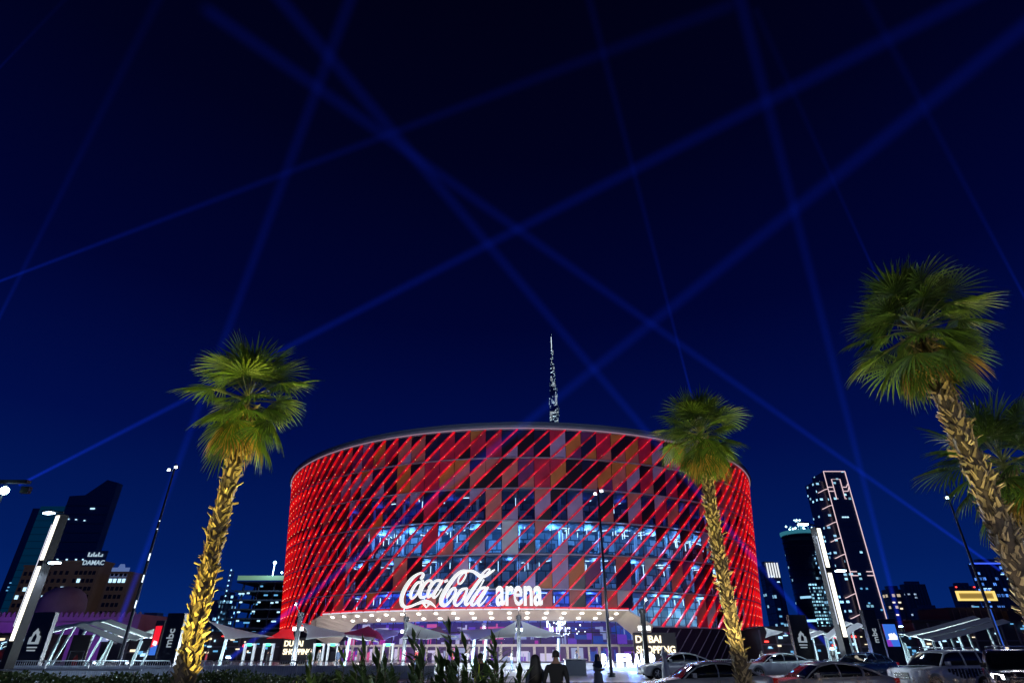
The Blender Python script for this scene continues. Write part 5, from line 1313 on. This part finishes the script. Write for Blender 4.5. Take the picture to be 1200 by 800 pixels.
def car(label, kind, loc, rz, pm, group='cars on the road', lights_on=False, suv=False, deco=False, taxi=False):
    """front of the car points to -x"""
    if suv:
        L, wr, wz = 4.95, .40, .40; wx = (.88, 3.75)
        lower = [(0,.50,1.00,.74),(.08,.42,1.06,.86),(.3,.36,1.12,.94),(1.2,.34,1.18,.965),(1.55,.34,1.22,.97),(4.6,.36,1.22,.96),(4.88,.42,1.16,.92),(4.95,.5,1.05,.86)]
        green = [(1.38,1.20,.86,.84),(1.72,1.50,.86,.76),(2.05,1.76,.86,.72),(2.5,1.83,.86,.71),(4.1,1.84,.86,.71),(4.55,1.79,.86,.70),(4.86,1.24,.86,.78)]
        roofx = (2.0,4.58); pill = (2.98,3.95)
    else:
        L, wr, wz = 4.7, .325, .325; wx = (.86, 3.72)
        lower = [(0,.38,.60,.62),(.06,.28,.68,.76),(.25,.22,.76,.85),(.8,.2,.86,.90),(1.4,.2,.94,.915),(2.6,.2,.97,.92),(3.9,.2,1.02,.91),(4.4,.24,1.02,.87),(4.62,.32,.96,.80),(4.7,.42,.86,.72)]
        green = [(1.30,.935,.80,.79),(1.62,1.14,.82,.70),(2.0,1.35,.83,.63),(2.5,1.435,.84,.60),(3.0,1.425,.84,.60),(3.5,1.33,.83,.62),(3.9,1.17,.82,.68),(4.2,1.03,.80,.76)]
        roofx = (1.95,3.42); pill = (2.62,3.45)
    t_ = thing(kind, label, 'car', loc, rz, group)
    off = L/2
    b = MB(); secs = []
    xs = sorted(set([p[0] for p in lower] + [k*.16 for k in range(int(L/.16)+1) if k*.16 < L] + [w_+d for w_ in wx for d in (-wr-.09,-wr*.7,-wr*.35,0,wr*.35,wr*.7,wr+.09)]))
    for x in xs:
        zb, zt, hw_ = interp(lower, x)
        arch = 0
        for w_ in wx:
            dx = abs(x-w_)
            if dx < wr+.085: arch = max(arch, wz + math.sqrt(max((wr+.085)**2-dx*dx, 0)))
        za = max(zb, arch); zs = za + (zt-za)*.15
        half = [(0,zb),(hw_*.80,zb),(hw_*.95,max(za,zb+.02)),(hw_,max(za+.03, zb+(zt-zb)*.35)),(hw_*1.005,max(za+.05, zb+(zt-zb)*.62)),(hw_*.975,zt-.09),(hw_*.93,zt-.02),(hw_*.6,zt+.012),(0,zt+.03)]
        sec = [Vector((x-off, y, z)) for y, z in half] + [Vector((x-off, -y, z)) for y, z in half[::-1][1:-1]]
        sec.append(sec[0].copy()); secs.append(sec)
    loft(b, secs); b.build('body', pm, t_, True)
    def gsec(x, grow=0):
        zt, wb, wt = interp(green, x)
        zl = interp(lower, x)[1]-.03
        wt2 = wb + (wt-wb)*min(1, (zt-zl)/((green[3][1])-zl+1e-6))
        return zl, zt+grow, wb+grow, wt2+grow
    b = MB(); secs = []
    gx = sorted(set([p[0] for p in green] + [green[0][0]+(green[-1][0]-green[0][0])*k/16 for k in range(17)]))
    for x in gx:
        zl, zt, wb, wt = gsec(x)
        half = [(0,zl),(wb,zl),(wb+(wt-wb)*.5,zl+(zt-zl)*.52),(wt,zt-.05*min(1,(zt-zl)/.3)),(wt*.86,zt),(0,zt+.015)]
        sec = [Vector((x-off,y,z)) for y,z in half]+[Vector((x-off,-y,z)) for y,z in half[::-1][1:-1]]; sec.append(sec[0].copy()); secs.append(sec)
    loft(b, secs); b.build('windows', M_glass, t_, True)
    b = MB(); secs = []
    for k in range(9):
        x = roofx[0]+(roofx[1]-roofx[0])*k/8; zl, zt, wb, wt = gsec(x, .012)
        pr = [(-wt-.004,zt-.075),(-wt,zt-.045),(-wt*.86,zt+.004),(0,zt+.02),(wt*.86,zt+.004),(wt,zt-.045),(wt+.004,zt-.075)]
        sec = [Vector((x-off,y,z)) for y,z in pr] + [Vector((x-off,y*.96,z-.03)) for y,z in pr[::-1]]; sec.append(sec[0].copy()); secs.append(sec)
    loft(b, secs)
    for s in (-1,1):
        def side(x, f): zl, zt, wb, wt = gsec(x, .008); return (x-off, s*(wb+(wt-wb)*f), zl+(zt-.04-zl)*f)
        fr_ = [side(x,1 if i else .15) for i, x in enumerate([green[0][0]+.04, green[1][0], (green[1][0]+roofx[0])/2, roofx[0]+.05])]
        b.tube(fr_, .028 if not suv else .04, 5)
        rear = [side(x,1) for x in (roofx[1]-.05, (roofx[1]+green[-1][0])/2, green[-1][0]-.12)] + [side(green[-1][0]-.02, .1)]
        b.tube(rear, .04, 5)
        for i_, xp in enumerate(pill): b.tube([side(xp,0),side(xp+.04,.5),side(xp+.02,1)], .028 if i_ == 0 and not suv else .05, 4)
        b.tube([side(x,.02) for x in [green[0][0]+.2+k*(green[-1][0]-green[0][0]-.3)/6 for k in range(7)]], .018, 4)
    b.build('roof', pm, t_, True)
    if suv:
        b = MB()
        for s in (-1,1):
            b.tube([(2.2-off,s*.62,1.87),(2.3-off,s*.62,1.95),(4.3-off,s*.62,1.95),(4.4-off,s*.62,1.87)], .022, 5)
        for x in (2.5,3.4): b.tube([(x-off,-.62,1.95),(x-off,.62,1.95)], .02, 5)
        b.build('roof_rack', M_chr, t_)
    if taxi:
        b = MB(); b.box((2.5-off,0,1.50), (.3,.8,.1)); b.build('roof_sign', emis('taxi_sign', (.9,.95,1), .9), t_)
    for w_ in wx:
        for s in (-1,1):
            wq = MB(); c = Vector((w_-off, s*(interp(lower, w_)[2]-.12), wz)); prof = [(wr*.62,-.11),(wr*.93,-.11),(wr,-.07),(wr,.07),(wr*.93,.11),(wr*.62,.11)]
            n = 20; vs = []
            for r, yy in prof:
                for k in range(n): vs.append(c+Vector((r*math.cos(2*PI*k/n), yy, r*math.sin(2*PI*k/n))))
            fs = [(i*n+k, i*n+(k+1)%n, (i+1)*n+(k+1)%n, (i+1)*n+k) for i in range(len(prof)-1) for k in range(n)]
            wq.add(vs, fs); wh = wq.build('wheel', M_tyre, t_, True)
            rq = MB()
            for k in range(5):
                a = 2*PI*k/5; rq.tube([c+Vector((0,s*.09,0)), c+Vector((math.cos(a)*wr*.64, s*.07, math.sin(a)*wr*.64))], [.045,.03], 5)
            rq.tube([c+Vector((0,s*.06,0)), c+Vector((0,s*.11,0))], .06, 8)
            rq.tube([c+Vector((wr*.62*math.cos(2*PI*k/20), s*.085, wr*.62*math.sin(2*PI*k/20))) for k in range(21)], .02, 4, cap=False)
            rq.build('rim', M_rim, wh)
            dq = MB(); dq.tube([c+Vector((0,-.02,0)), c+Vector((0,.02,0))], wr*.6, 14); dq.build('brake_disc', M_dark, wh)
    zf = interp(lower, .1)[1]; hwf = interp(lower,.12)[2]
    M_hl = emis('headlight_on', (.95,.97,1), 16) if lights_on else mat('headlight_off', (.55,.6,.65), .08, .2, emit=(.7,.8,1), es=.12)
    for s in (-1,1):
        b = MB(); zz = zf-.14 if not suv else zf-.12
        b.prism([(.02-off,s*(hwf-.34),zz-.08),(.02-off,s*(hwf-.34),zz+.07),(.12-off,s*(hwf-.06),zz+.1),(.22-off,s*(hwf+.03),zz+.09),(.14-off,s*(hwf+.0),zz-.05)], (-.05,0,0)); b.build('headlight', M_hl, t_)
        b = MB(); zr = interp(lower, L-.1)[1]-.1; hr = interp(lower, L-.12)[2]; b.box((L-off-.06,s*(hr-.12),zr-(.1 if suv else 0)), (.16,.3,.34 if suv else .15)); b.build('tail_light', mat('tail_red', (.3,.005,.005), .15, emit=(1,.01,.01), es=.06), t_)
        b = MB(); b.box((green[0][0]+.42-off, s*(.98 if suv else .93), interp(lower,1.7)[1]+.08), (.12,.2,.15)); b.tube([(green[0][0]+.45-off,s*.85,interp(lower,1.7)[1]+.03),(green[0][0]+.44-off,s*.93,interp(lower,1.7)[1]+.05)], .025, 4); b.build('wing_mirror', pm, t_)
        for x0, x1 in ((green[0][0]+.25,pill[0]),(pill[0],pill[1])):
            b = MB(); hh = interp(lower, (x0+x1)/2); b.box((x1-.28-off, s*(hh[2]*1.005+.012), hh[1]-.16), (.18,.03,.035)); b.build('door_handle', M_chr, t_)
            b = MB(); b.tube([(x1-off, s*(hh[2]*1.0+.002), .42),(x1-off, s*(hh[2]*1.006+.002), hh[0]+(hh[1]-hh[0])*.62),(x1-off, s*(hh[2]*.98+.002), hh[1]-.08)], .006, 3); b.build('door_gap', M_dark, t_)
    b = MB(); b.box((-off+.02,0,zf-.16 if not suv else zf-.25), (.06,.8,.14 if not suv else .26)); b.build('grille', mat('grille_black', (.01,.01,.01), .3), t_)
    b = MB()
    for k in range(3): b.box((-off-.015,0,(zf-.20 if not suv else zf-.33)+k*.05*(2 if suv else 1)), (.02,.76,.015))
    b.build('grille_bar', M_chr, t_)
    b = MB(); b.box((-off-.015,0,.42 if not suv else .58), (.03,.5,.12)); b.build('number_plate', mat('plate_white', (.7,.7,.7), .5), t_)
    b = MB(); b.b2((-off-.03,-.7,.24 if not suv else .38), (-off+.2,.7,.34 if not suv else .5)); b.build('bumper_grille', M_dark, t_)
    if deco:
        # dark letter-like blocks set on an arc along the doors
        for s in (-1,1):
            b = MB(); n = 11
            for k in range(n):
                x = 1.75 + k*.2; hh = .34*math.sin(PI*(k+.9)/(n+.8))+.07; zt_ = 1.10; yy = s*(interp(lower, x)[2]*1.006+.008)
                b.box((x-off, yy, zt_-hh/2), (.125,.012,hh)); 
                if k % 2: b.box((x+.09-off, yy+s*.0015, zt_-hh*.5), (.09,.012,.05))
            b.build('side_lettering', mat('decal_black', (.01,.01,.012), .4), t_)
        b = MB(); b.box((.9-off,0,1.20), (.8,1.1,.012)); b.build('bonnet_panel', mat('bonnet_teal', (.02,.10,.12), .3), t_)
    return t_
c1 = car('silver grey saloon between the middle palm and the glowing letters', 'parked_car', (6.95,24,0), R(3), paint('paint_silver_grey', (.30,.31,.35)))
c2 = car('silver grey saloon just right of the middle palm trunk', 'parked_car', (11.35,24.2,0), R(2), paint('paint_warm_grey', (.33,.31,.34)))
c3 = car('white saloon with a pinkish bonnet behind the grey saloon, right of the middle palm', 'parked_car', (16.9,42,.3), R(2), paint('paint_white', (.72,.74,.74)))
c4 = car('white car lit blue at the nose behind the left grey saloon', 'parked_car', (10.3,41,.3), R(4), paint('paint_white'))
c5 = car('white four wheel drive with a roof rack and dark lettering on its doors', 'parked_car', (20.3,31,.0), R(16), paint('paint_white_cool', (.66,.70,.76)), suv=True, deco=True)
c6 = car('black four wheel drive with its headlights on at the right edge', 'moving_car', (19.9,26,0), R(56), paint('paint_black', (.008,.009,.012)), suv=True, lights_on=True)
c7 = car('dark blue car half hidden behind the white four wheel drive', 'parked_car', (20.9,39,.3), R(30), paint('paint_dark_blue', (.03,.06,.12)))
light('headlamp', 'SPOT', (-2.7,-.6,.95), 260, (1,.97,.95), c6, .06, (-10,-.6,.2), 70); light('headlamp', 'SPOT', (-2.7,.6,.95), 260, (1,.97,.95), c6, .06, (-10,.6,.2), 70)
def fill_lamp_over(x, y, z, pw, label):  # unseen lamps added behind the viewer to brighten the cars
    t_ = thing('pole_lamp', label, 'street lamp', (x,y,0), 0, 'fill lamps added out of view')
    b = MB(); b.tube([(0,0,0),(0,0,z-.3),(0,-.4,z),(0,-2.2,z+.1)], [.1,.08,.06,.05], 8); b.build('pole', M_steel, t_)
    b = MB(); b.box((0,-2.4,z+.08), (.3,.8,.1)); b.build('lamp_head', M_dark, t_)
    light('lamp', 'AREA', (0,-2.4,z), pw, (.75,.85,1), t_, .4)
    return t_

for x, lb in ((-13,'added fill lamp out of view behind the near lane, left'), (9,'added fill lamp out of view behind the near lane, middle'), (25,'added fill lamp out of view behind the near lane, right')):
    t_ = fill_lamp_over(x, 1.5, 9.5, 1300, lb); t_.rotation_euler = (0,0,0)
for x, y, Y, lb in ((285,765,52,'added fill light under the white pointed sail'),(375,765,53,'added fill light under the white sail right of the first mast'),(425,765,55,'added fill light under the maroon sail'),(500,765,54,'added fill light right of the second sail mast'),(575,765,54,'added fill light left of the third sail mast'),(630,765,54,'added fill light right of the third sail mast'),(905,765,56,'added fill light under the triangular sail right of the arena')):
    t_ = thing('sail_fill_light', lb, 'uplight', (pX(x,y,Y),Y,.3), 0, 'fill lights added below the shade sails')  # housings and lights added to brighten the sails
    b = MB(); b.lathe([(0,0),(.14,0),(.16,.22),(.12,.24),(0,.2)], (0,0,0), 12); b.build('housing', M_dark, t_)
    light('lamp', 'POINT', (0,0,.5), 900, (.8,.9,1), t_, .12)

# ================================================================== PEOPLE
def person(label, loc, rz, joints, rad, mats, zones, hairm=None, group=None, hair='short', extra=None, h=1.75):
    """joints: name -> (x,y,z); continuous skinned body. figure faces -y before rotation"""
    t_ = thing('person', label, 'person', loc, rz, group)
    names = list(joints); idx = {n_: i for i, n_ in enumerate(names)}
    E = []
    for a_, b_ in (('pelvis','spine'),('spine','chest'),('chest','neck'),('neck','head'),('head','crown'),('head','nose'),
                 ('chest','shl'),('shl','ell'),('ell','wrl'),('wrl','pal'),('chest','shr'),('shr','elr'),('elr','wrr'),('wrr','par'),
                 ('pelvis','hil'),('hil','knl'),('knl','anl'),('anl','tol'),('pelvis','hir'),('hir','knr'),('knr','anr'),('anr','tor')):
        if a_ in idx and b_ in idx: E.append((idx[a_], idx[b_]))
    V = [Vector(joints[n_]) for n_ in names]; Rr = [rad[n_] if n_ in rad else .05 for n_ in names]
    for s in ('l','r'):      # five fingers
        w_, p_ = Vector(joints['wr'+s]), Vector(joints['pa'+s]); d = (p_-w_).normalized(); sd = Vector((0,1,0)); sd = (sd - d*sd.dot(d)).normalized()
        for k, (o_, L) in enumerate(((-.036,.045),(-.024,.075),(-.008,.085),(.010,.078),(.026,.06))):
            root = p_ + sd*o_ + d*(.0 if k else -.04); dd = (d + (sd*-.9 if k == 0 else Vector((0,0,0)))).normalized()
            V.append(root+dd*L*.5); V.append(root+dd*L + Vector((0,-.012,0))); Rr += [.011,.008]
            E.append((idx['pa'+s], len(V)-2)); E.append((len(V)-2, len(V)-1))
    me = bpy.data.meshes.new('body'); me.from_pydata([tuple(v) for v in V], E, []); o = bpy.data.objects.new('body', me); sc.collection.objects.link(o)
    sk = o.modifiers.new('s','SKIN'); sk.use_smooth_shade = True; sk.branch_smoothing = .4
    for i, v in enumerate(me.skin_vertices[0].data):
        r_ = Rr[i]; v.radius = r_ if hasattr(r_, '__len__') else (r_, r_); v.use_root = (i == 0)
    ss = o.modifiers.new('u','SUBSURF'); ss.levels = 2; ss.render_levels = 2
    dg = bpy.context.evaluated_depsgraph_get(); m2 = bpy.data.meshes.new_from_object(o.evaluated_get(dg)); bpy.data.objects.remove(o); bpy.data.meshes.remove(me)
    for m in mats: m2.materials.append(m)
    nk = joints['neck'][2]; 
    for p in m2.polygons:
        c = p.center; p.material_index = zones(c); p.use_smooth = True
    o = bpy.data.objects.new('body', m2); sc.collection.objects.link(o); o.parent = t_
    H = Vector(joints['head'])
    for s in (-1,1):
        b = MB(); b.lathe([(0,-.010),(.011,0),(0,.010)], (H.x+s*.031, H.y-.088, H.z+.012), 8); b.build('eye', mat('eye_dark', (.02,.015,.01), .2), t_)
        b = MB(); b.lathe([(0,-.03),(.012,-.015),(.016,.012),(0,.03)], (H.x+s*.080, H.y+.005, H.z), 8); b.build('ear', mats[0], t_)
    b = MB(); b.tube([(H.x-.022,H.y-.088,H.z-.052),(H.x,H.y-.094,H.z-.054),(H.x+.022,H.y-.088,H.z-.052)], .006, 5); b.build('mouth', mat('lip', (.3,.1,.08), .5), t_)
    if hair == 'short':
        b = MB(); rg = random.Random(3)
        n, m_ = 16, 9; vs = []
        for i in range(m_+1):
            ph = PI*.5*i/m_*1.25
            for k in range(n):
                a = 2*PI*k/n; front = math.sin(a) < -.3; r = math.sin(ph); zz = math.cos(ph)
                if front: zz = max(zz, .42); 
                vs.append((H.x+.088*r*math.cos(a), H.y+.012+.104*r*math.sin(a), H.z+.035+.104*zz + rg.uniform(-.004,.004)))
        b.add(vs, [(i*n+k, i*n+(k+1)%n, (i+1)*n+(k+1)%n, (i+1)*n+k) for i in range(m_) for k in range(n)]); b.build('hair', hairm, t_, True)
    elif hair == 'long':
        b = MB(); rg = random.Random(4); n = 18; prof = [(0,.145),(.05,.135),(.09,.09),(.115,.02),(.135,-.08),(.155,-.2),(.16,-.32),(.14,-.42),(.06,-.47),(0,-.48)]
        vs = []
        for i, (r, z) in enumerate(prof):
            for k in range(n):
                a = 2*PI*k/n; fr = math.sin(a) < -.25; rr = r*(1+.08*math.sin(k*2.7+i)); y = rr*math.sin(a)*.85
                if fr and i > 1: y = -.02; 
                vs.append((H.x+rr*math.cos(a), H.y+.03+y, H.z+z))
        b.add(vs, [(i*n+k, i*n+(k+1)%n, (i+1)*n+(k+1)%n, (i+1)*n+k) for i in range(len(prof)-1) for k in range(n)]); b.build('hair', hairm, t_, True)
    elif hair == 'scarf':
        b = MB(); n = 18; prof = [(0,.150),(.07,.135),(.105,.08),(.115,0),(.12,-.09),(.17,-.19),(.22,-.26),(.2,-.34),(.05,-.36)]
        vs = []
        for i, (r, z) in enumerate(prof):
            for k in range(n):
                a = 2*PI*k/n; fr = math.sin(a) < -.55 and 1 < i < 5; y = r*math.sin(a)*.9
                if fr: y = max(y, -.045)
                vs.append((H.x+r*math.cos(a), H.y+.015+y, H.z+z))
        b.add(vs, [(i*n+k, i*n+(k+1)%n, (i+1)*n+(k+1)%n, (i+1)*n+k) for i in range(len(prof)-1) for k in range(n)]); b.build('headscarf', hairm, t_, True)
    if extra: extra(t_, joints)
    return t_
def pose(h=1.75, fem=False, arms='down', legs=0, head=0):
    k = h/1.75; sw = (.155 if fem else .19)*k
    J = dict(pelvis=(0,0,.93*k), spine=(0,.0,1.10*k), chest=(0,.01,1.33*k), neck=(0,0,1.49*k), head=(head,-.015,1.605*k), crown=(head,.0,1.68*k), nose=(head,-.095,1.595*k),
             shl=(-sw,.01,1.41*k), shr=(sw,.01,1.41*k), hil=(-.09*k,0,.88*k), hir=(.09*k,0,.88*k), knl=(-.10*k,-.02-legs*.1,.49*k), knr=(.10*k,-.02+legs*.1,.49*k),
             anl=(-.105*k,.03-legs*.02,.09*k), anr=(.105*k,.03+legs*.22,.09*k), tol=(-.12*k,-.13-legs*.02,.035*k), tor=(.12*k,-.13+legs*.22,.035*k))
    for s, q in (('l',-1),('r',1)):
        if arms == 'down' or (arms == 'pocket' and 0): J['el'+s] = (q*(sw+.06),.05,1.12*k); J['wr'+s] = (q*(sw+.07),-.02,.87*k); J['pa'+s] = (q*(sw+.07),-.05,.79*k)
        elif arms == 'pocket': J['el'+s] = (q*(sw+.075),.09,1.13*k); J['wr'+s] = (q*(sw+.03),-.06,.95*k); J['pa'+s] = (q*(sw-.02),-.11,.90*k)
        elif arms == 'front': J['el'+s] = (q*(sw+.05),.02,1.13*k); J['wr'+s] = (q*.08,-.24,1.16*k); J['pa'+s] = (q*.05,-.31,1.19*k)
        elif arms == 'phone':
            if q < 0: J['ell'] = (-sw-.05,.0,1.14*k); J['wrl'] = (-sw+.04,-.22,1.32*k); J['pal'] = (-sw+.06,-.27,1.39*k)
            else: J['elr'] = (sw+.06,.05,1.12*k); J['wrr'] = (sw+.07,-.02,.87*k); J['par'] = (sw+.07,-.05,.79*k)
    f = .9 if fem else 1
    Rd = dict(pelvis=(.165*f*(1.1 if fem else 1),.13), spine=(.155*f,.125), chest=(.185*f,.13), neck=(.060*f,.062), head=(.082,.098), crown=(.066,.078), nose=(.012,.012),
              shl=.082*f, shr=.082*f, ell=.044*f, elr=.044*f, wrl=.028*f, wrr=.028*f, pal=(.034,.018), par=(.034,.018), hil=.09, hir=.09, knl=.058, knr=.058, anl=.04, anr=.04, tol=(.04,.028), tor=(.04,.028))
    return J, Rd
M_skin = mat('skin_brown', (.32,.17,.11), .5); M_hair = mat('hair_black', (.012,.010,.010), .55, bump=.5, nscale=60)
def zone(top, bottom, J, sleeve=True):
    k = J['neck'][2]/1.49
    def z(c):
        if c.z > 1.475*k and abs(c.x) < .12: return 0
        for s in ('l','r'):
            w_ = Vector(J['wr'+s]); 
            if (c-Vector(J['pa'+s])).length < .105 or (c-w_).length < .04: return 0
        if c.z < .07*k: return 3
        return 1 if c.z > .90*k or abs(c.x) > .19 else 2
    return z
def mk(label, x, Y, rz, top, bot, h=1.75, fem=False, arms='down', hair='short', hm=None, zb=.3, legs=0, group=None, extra=None, head=0):
    J, Rd = pose(h, fem, arms, legs, head); X = pX(x, 775, Y)
    return person(label, (X,Y,zb), rz, J, Rd, [M_skin, top, bot, mat('shoe_black', (.02,.02,.02), .4)], zone(0,0,J), hm or M_hair, group, hair, extra, h)
cblk = mat('cloth_black', (.012,.012,.015), .8, bump=.3, nscale=12); cnavy = mat('cloth_navy', (.02,.035,.07), .8, bump=.3, nscale=12); cden = mat('cloth_denim', (.05,.08,.14), .8); cwht = mat('cloth_white', (.65,.66,.7), .8, bump=.3, nscale=12)
cgry = mat('cloth_grey', (.25,.27,.32), .8, bump=.3, nscale=12); crd = mat('cloth_red', (.4,.03,.04), .8); cyel = mat('vest_yellow', (.45,.6,.02), .7, emit=(.5,.7,.02), es=.05)
mk('woman seen from behind with long dark hair and a dark blue top', 627, 15.0, PI+R(8), cnavy, cden, 1.68, True, 'down', 'long', None, 0)
mk('man in black with short hair seen from behind beside the long-haired woman', 651.5, 14.8, PI+R(-12), cblk, cblk, 1.78, False, 'pocket', 'short', None, 0)
def skirt(t_, J):
    b = MB(); b.lathe([(.17,1.0),(.19,.8),(.24,.4),(.30,.06),(.27,.06),(.2,.5)], (0,0,0), 20)
    b.build('gown', cgry, t_, True)
mk('woman in a long pale grey coat and dark headscarf right of the couple', 700, 27.0, R(35), cgry, cgry, 1.68, True, 'front', 'scarf', cnavy, 0, 0, None, skirt)
def vest(t_, J):
    for s in (-1,1):
        b = MB(); b.tube([(s*.10,-.135,.98),(s*.115,-.15,1.2),(s*.10,-.12,1.42),(s*.09,0,1.475),(s*.10,.12,1.42),(s*.115,.145,1.2),(s*.10,.13,.98)], .022, 5, sq=.5); b.build('vest_band', cyel, t_)
    b = MB(); b.lathe([(.178,1.02),(.182,1.08),(.178,1.14)], (0,0,0), 18); o = b.build('vest_band', cyel, t_); o.scale = (1,.78,1)
mk('person in a dark jacket with yellow reflective bands among the shrubs', 563, 19.0, PI+R(30), cblk, cblk, 1.72, False, 'front', 'short', None, 0, 0, None, vest)
def robe(t_, J):
    b = MB(); b.lathe([(.17,1.0),(.18,.8),(.22,.4),(.26,.08),(.24,.08),(.18,.5)], (0,0,0), 20); b.build('robe', cwht, t_, True)
mk('man in a white robe and white headcloth behind the left grey saloon', 779, 37.5, R(60), cwht, cwht, 1.76, False, 'phone', 'scarf', cwht, .3, 0, None, robe)
far = [(362,58,cblk,cden,'short','dark standing figure by the gates, left of the white sail'),(373,57,cblk,cblk,'long','long-haired figure in black by the gates'),(395,60,cnavy,cblk,'short','figure in navy between the gates and the second sail mast'),
       (487,56,crd,cden,'short','figure in a red top behind the shrubs below the script sign'),(530,60,crd,cblk,'long','figure in a red top behind the tall oleanders'),(546,57,cwht,cblk,'short','figure in white behind the centre shrubs'),(600,61,cwht,cden,'long','figure in white right of the third sail mast'),
       (676,58,cgry,cblk,'short','small grey figure near the ticket counter'),(742,70,cblk,cblk,'short','small dark figure standing behind the giant letters'),(1006,50,crd,cblk,'short','figure in red right of the right light column'),(1022,48,cgry,cden,'long','grey figure at the foot of the narrow lettered pylon'),
       (312,62,cblk,cblk,'short','dark figure between the first two gates'),(240,64,crd,cden,'short','figure in a red top below the white pointed sail'),(894,57,cwht,crd,'long','figure in white and red under the right sail')]
for i, (x, Y, a_, b_, hr_, lb) in enumerate(far): mk(lb, x, Y, rnd.uniform(0,6), a_, b_, rnd.uniform(1.6,1.8), hr_ == 'long', rnd.choice(['down','front','phone']), hr_, None, .3, rnd.choice([0,1]), 'visitors walking on the plaza')
for x, y, pw, lb in ((-1.4,6.6,420,'added fill light among the oleanders, left of centre'), (1.0,6.8,300,'added fill light among the oleanders, nearest the couple'), (5.2,8.6,260,'added fill light in the grass left of the tallest palm'),(10.8,8.8,200,'added fill light in the grass at the right edge')):
    t_ = ground_spot(pA, (x,y), (x,y+1.2,1.6), pw, (1,.9,.55), 120); t_['label'] = lb  # fill spots added to brighten the shrubs and grass
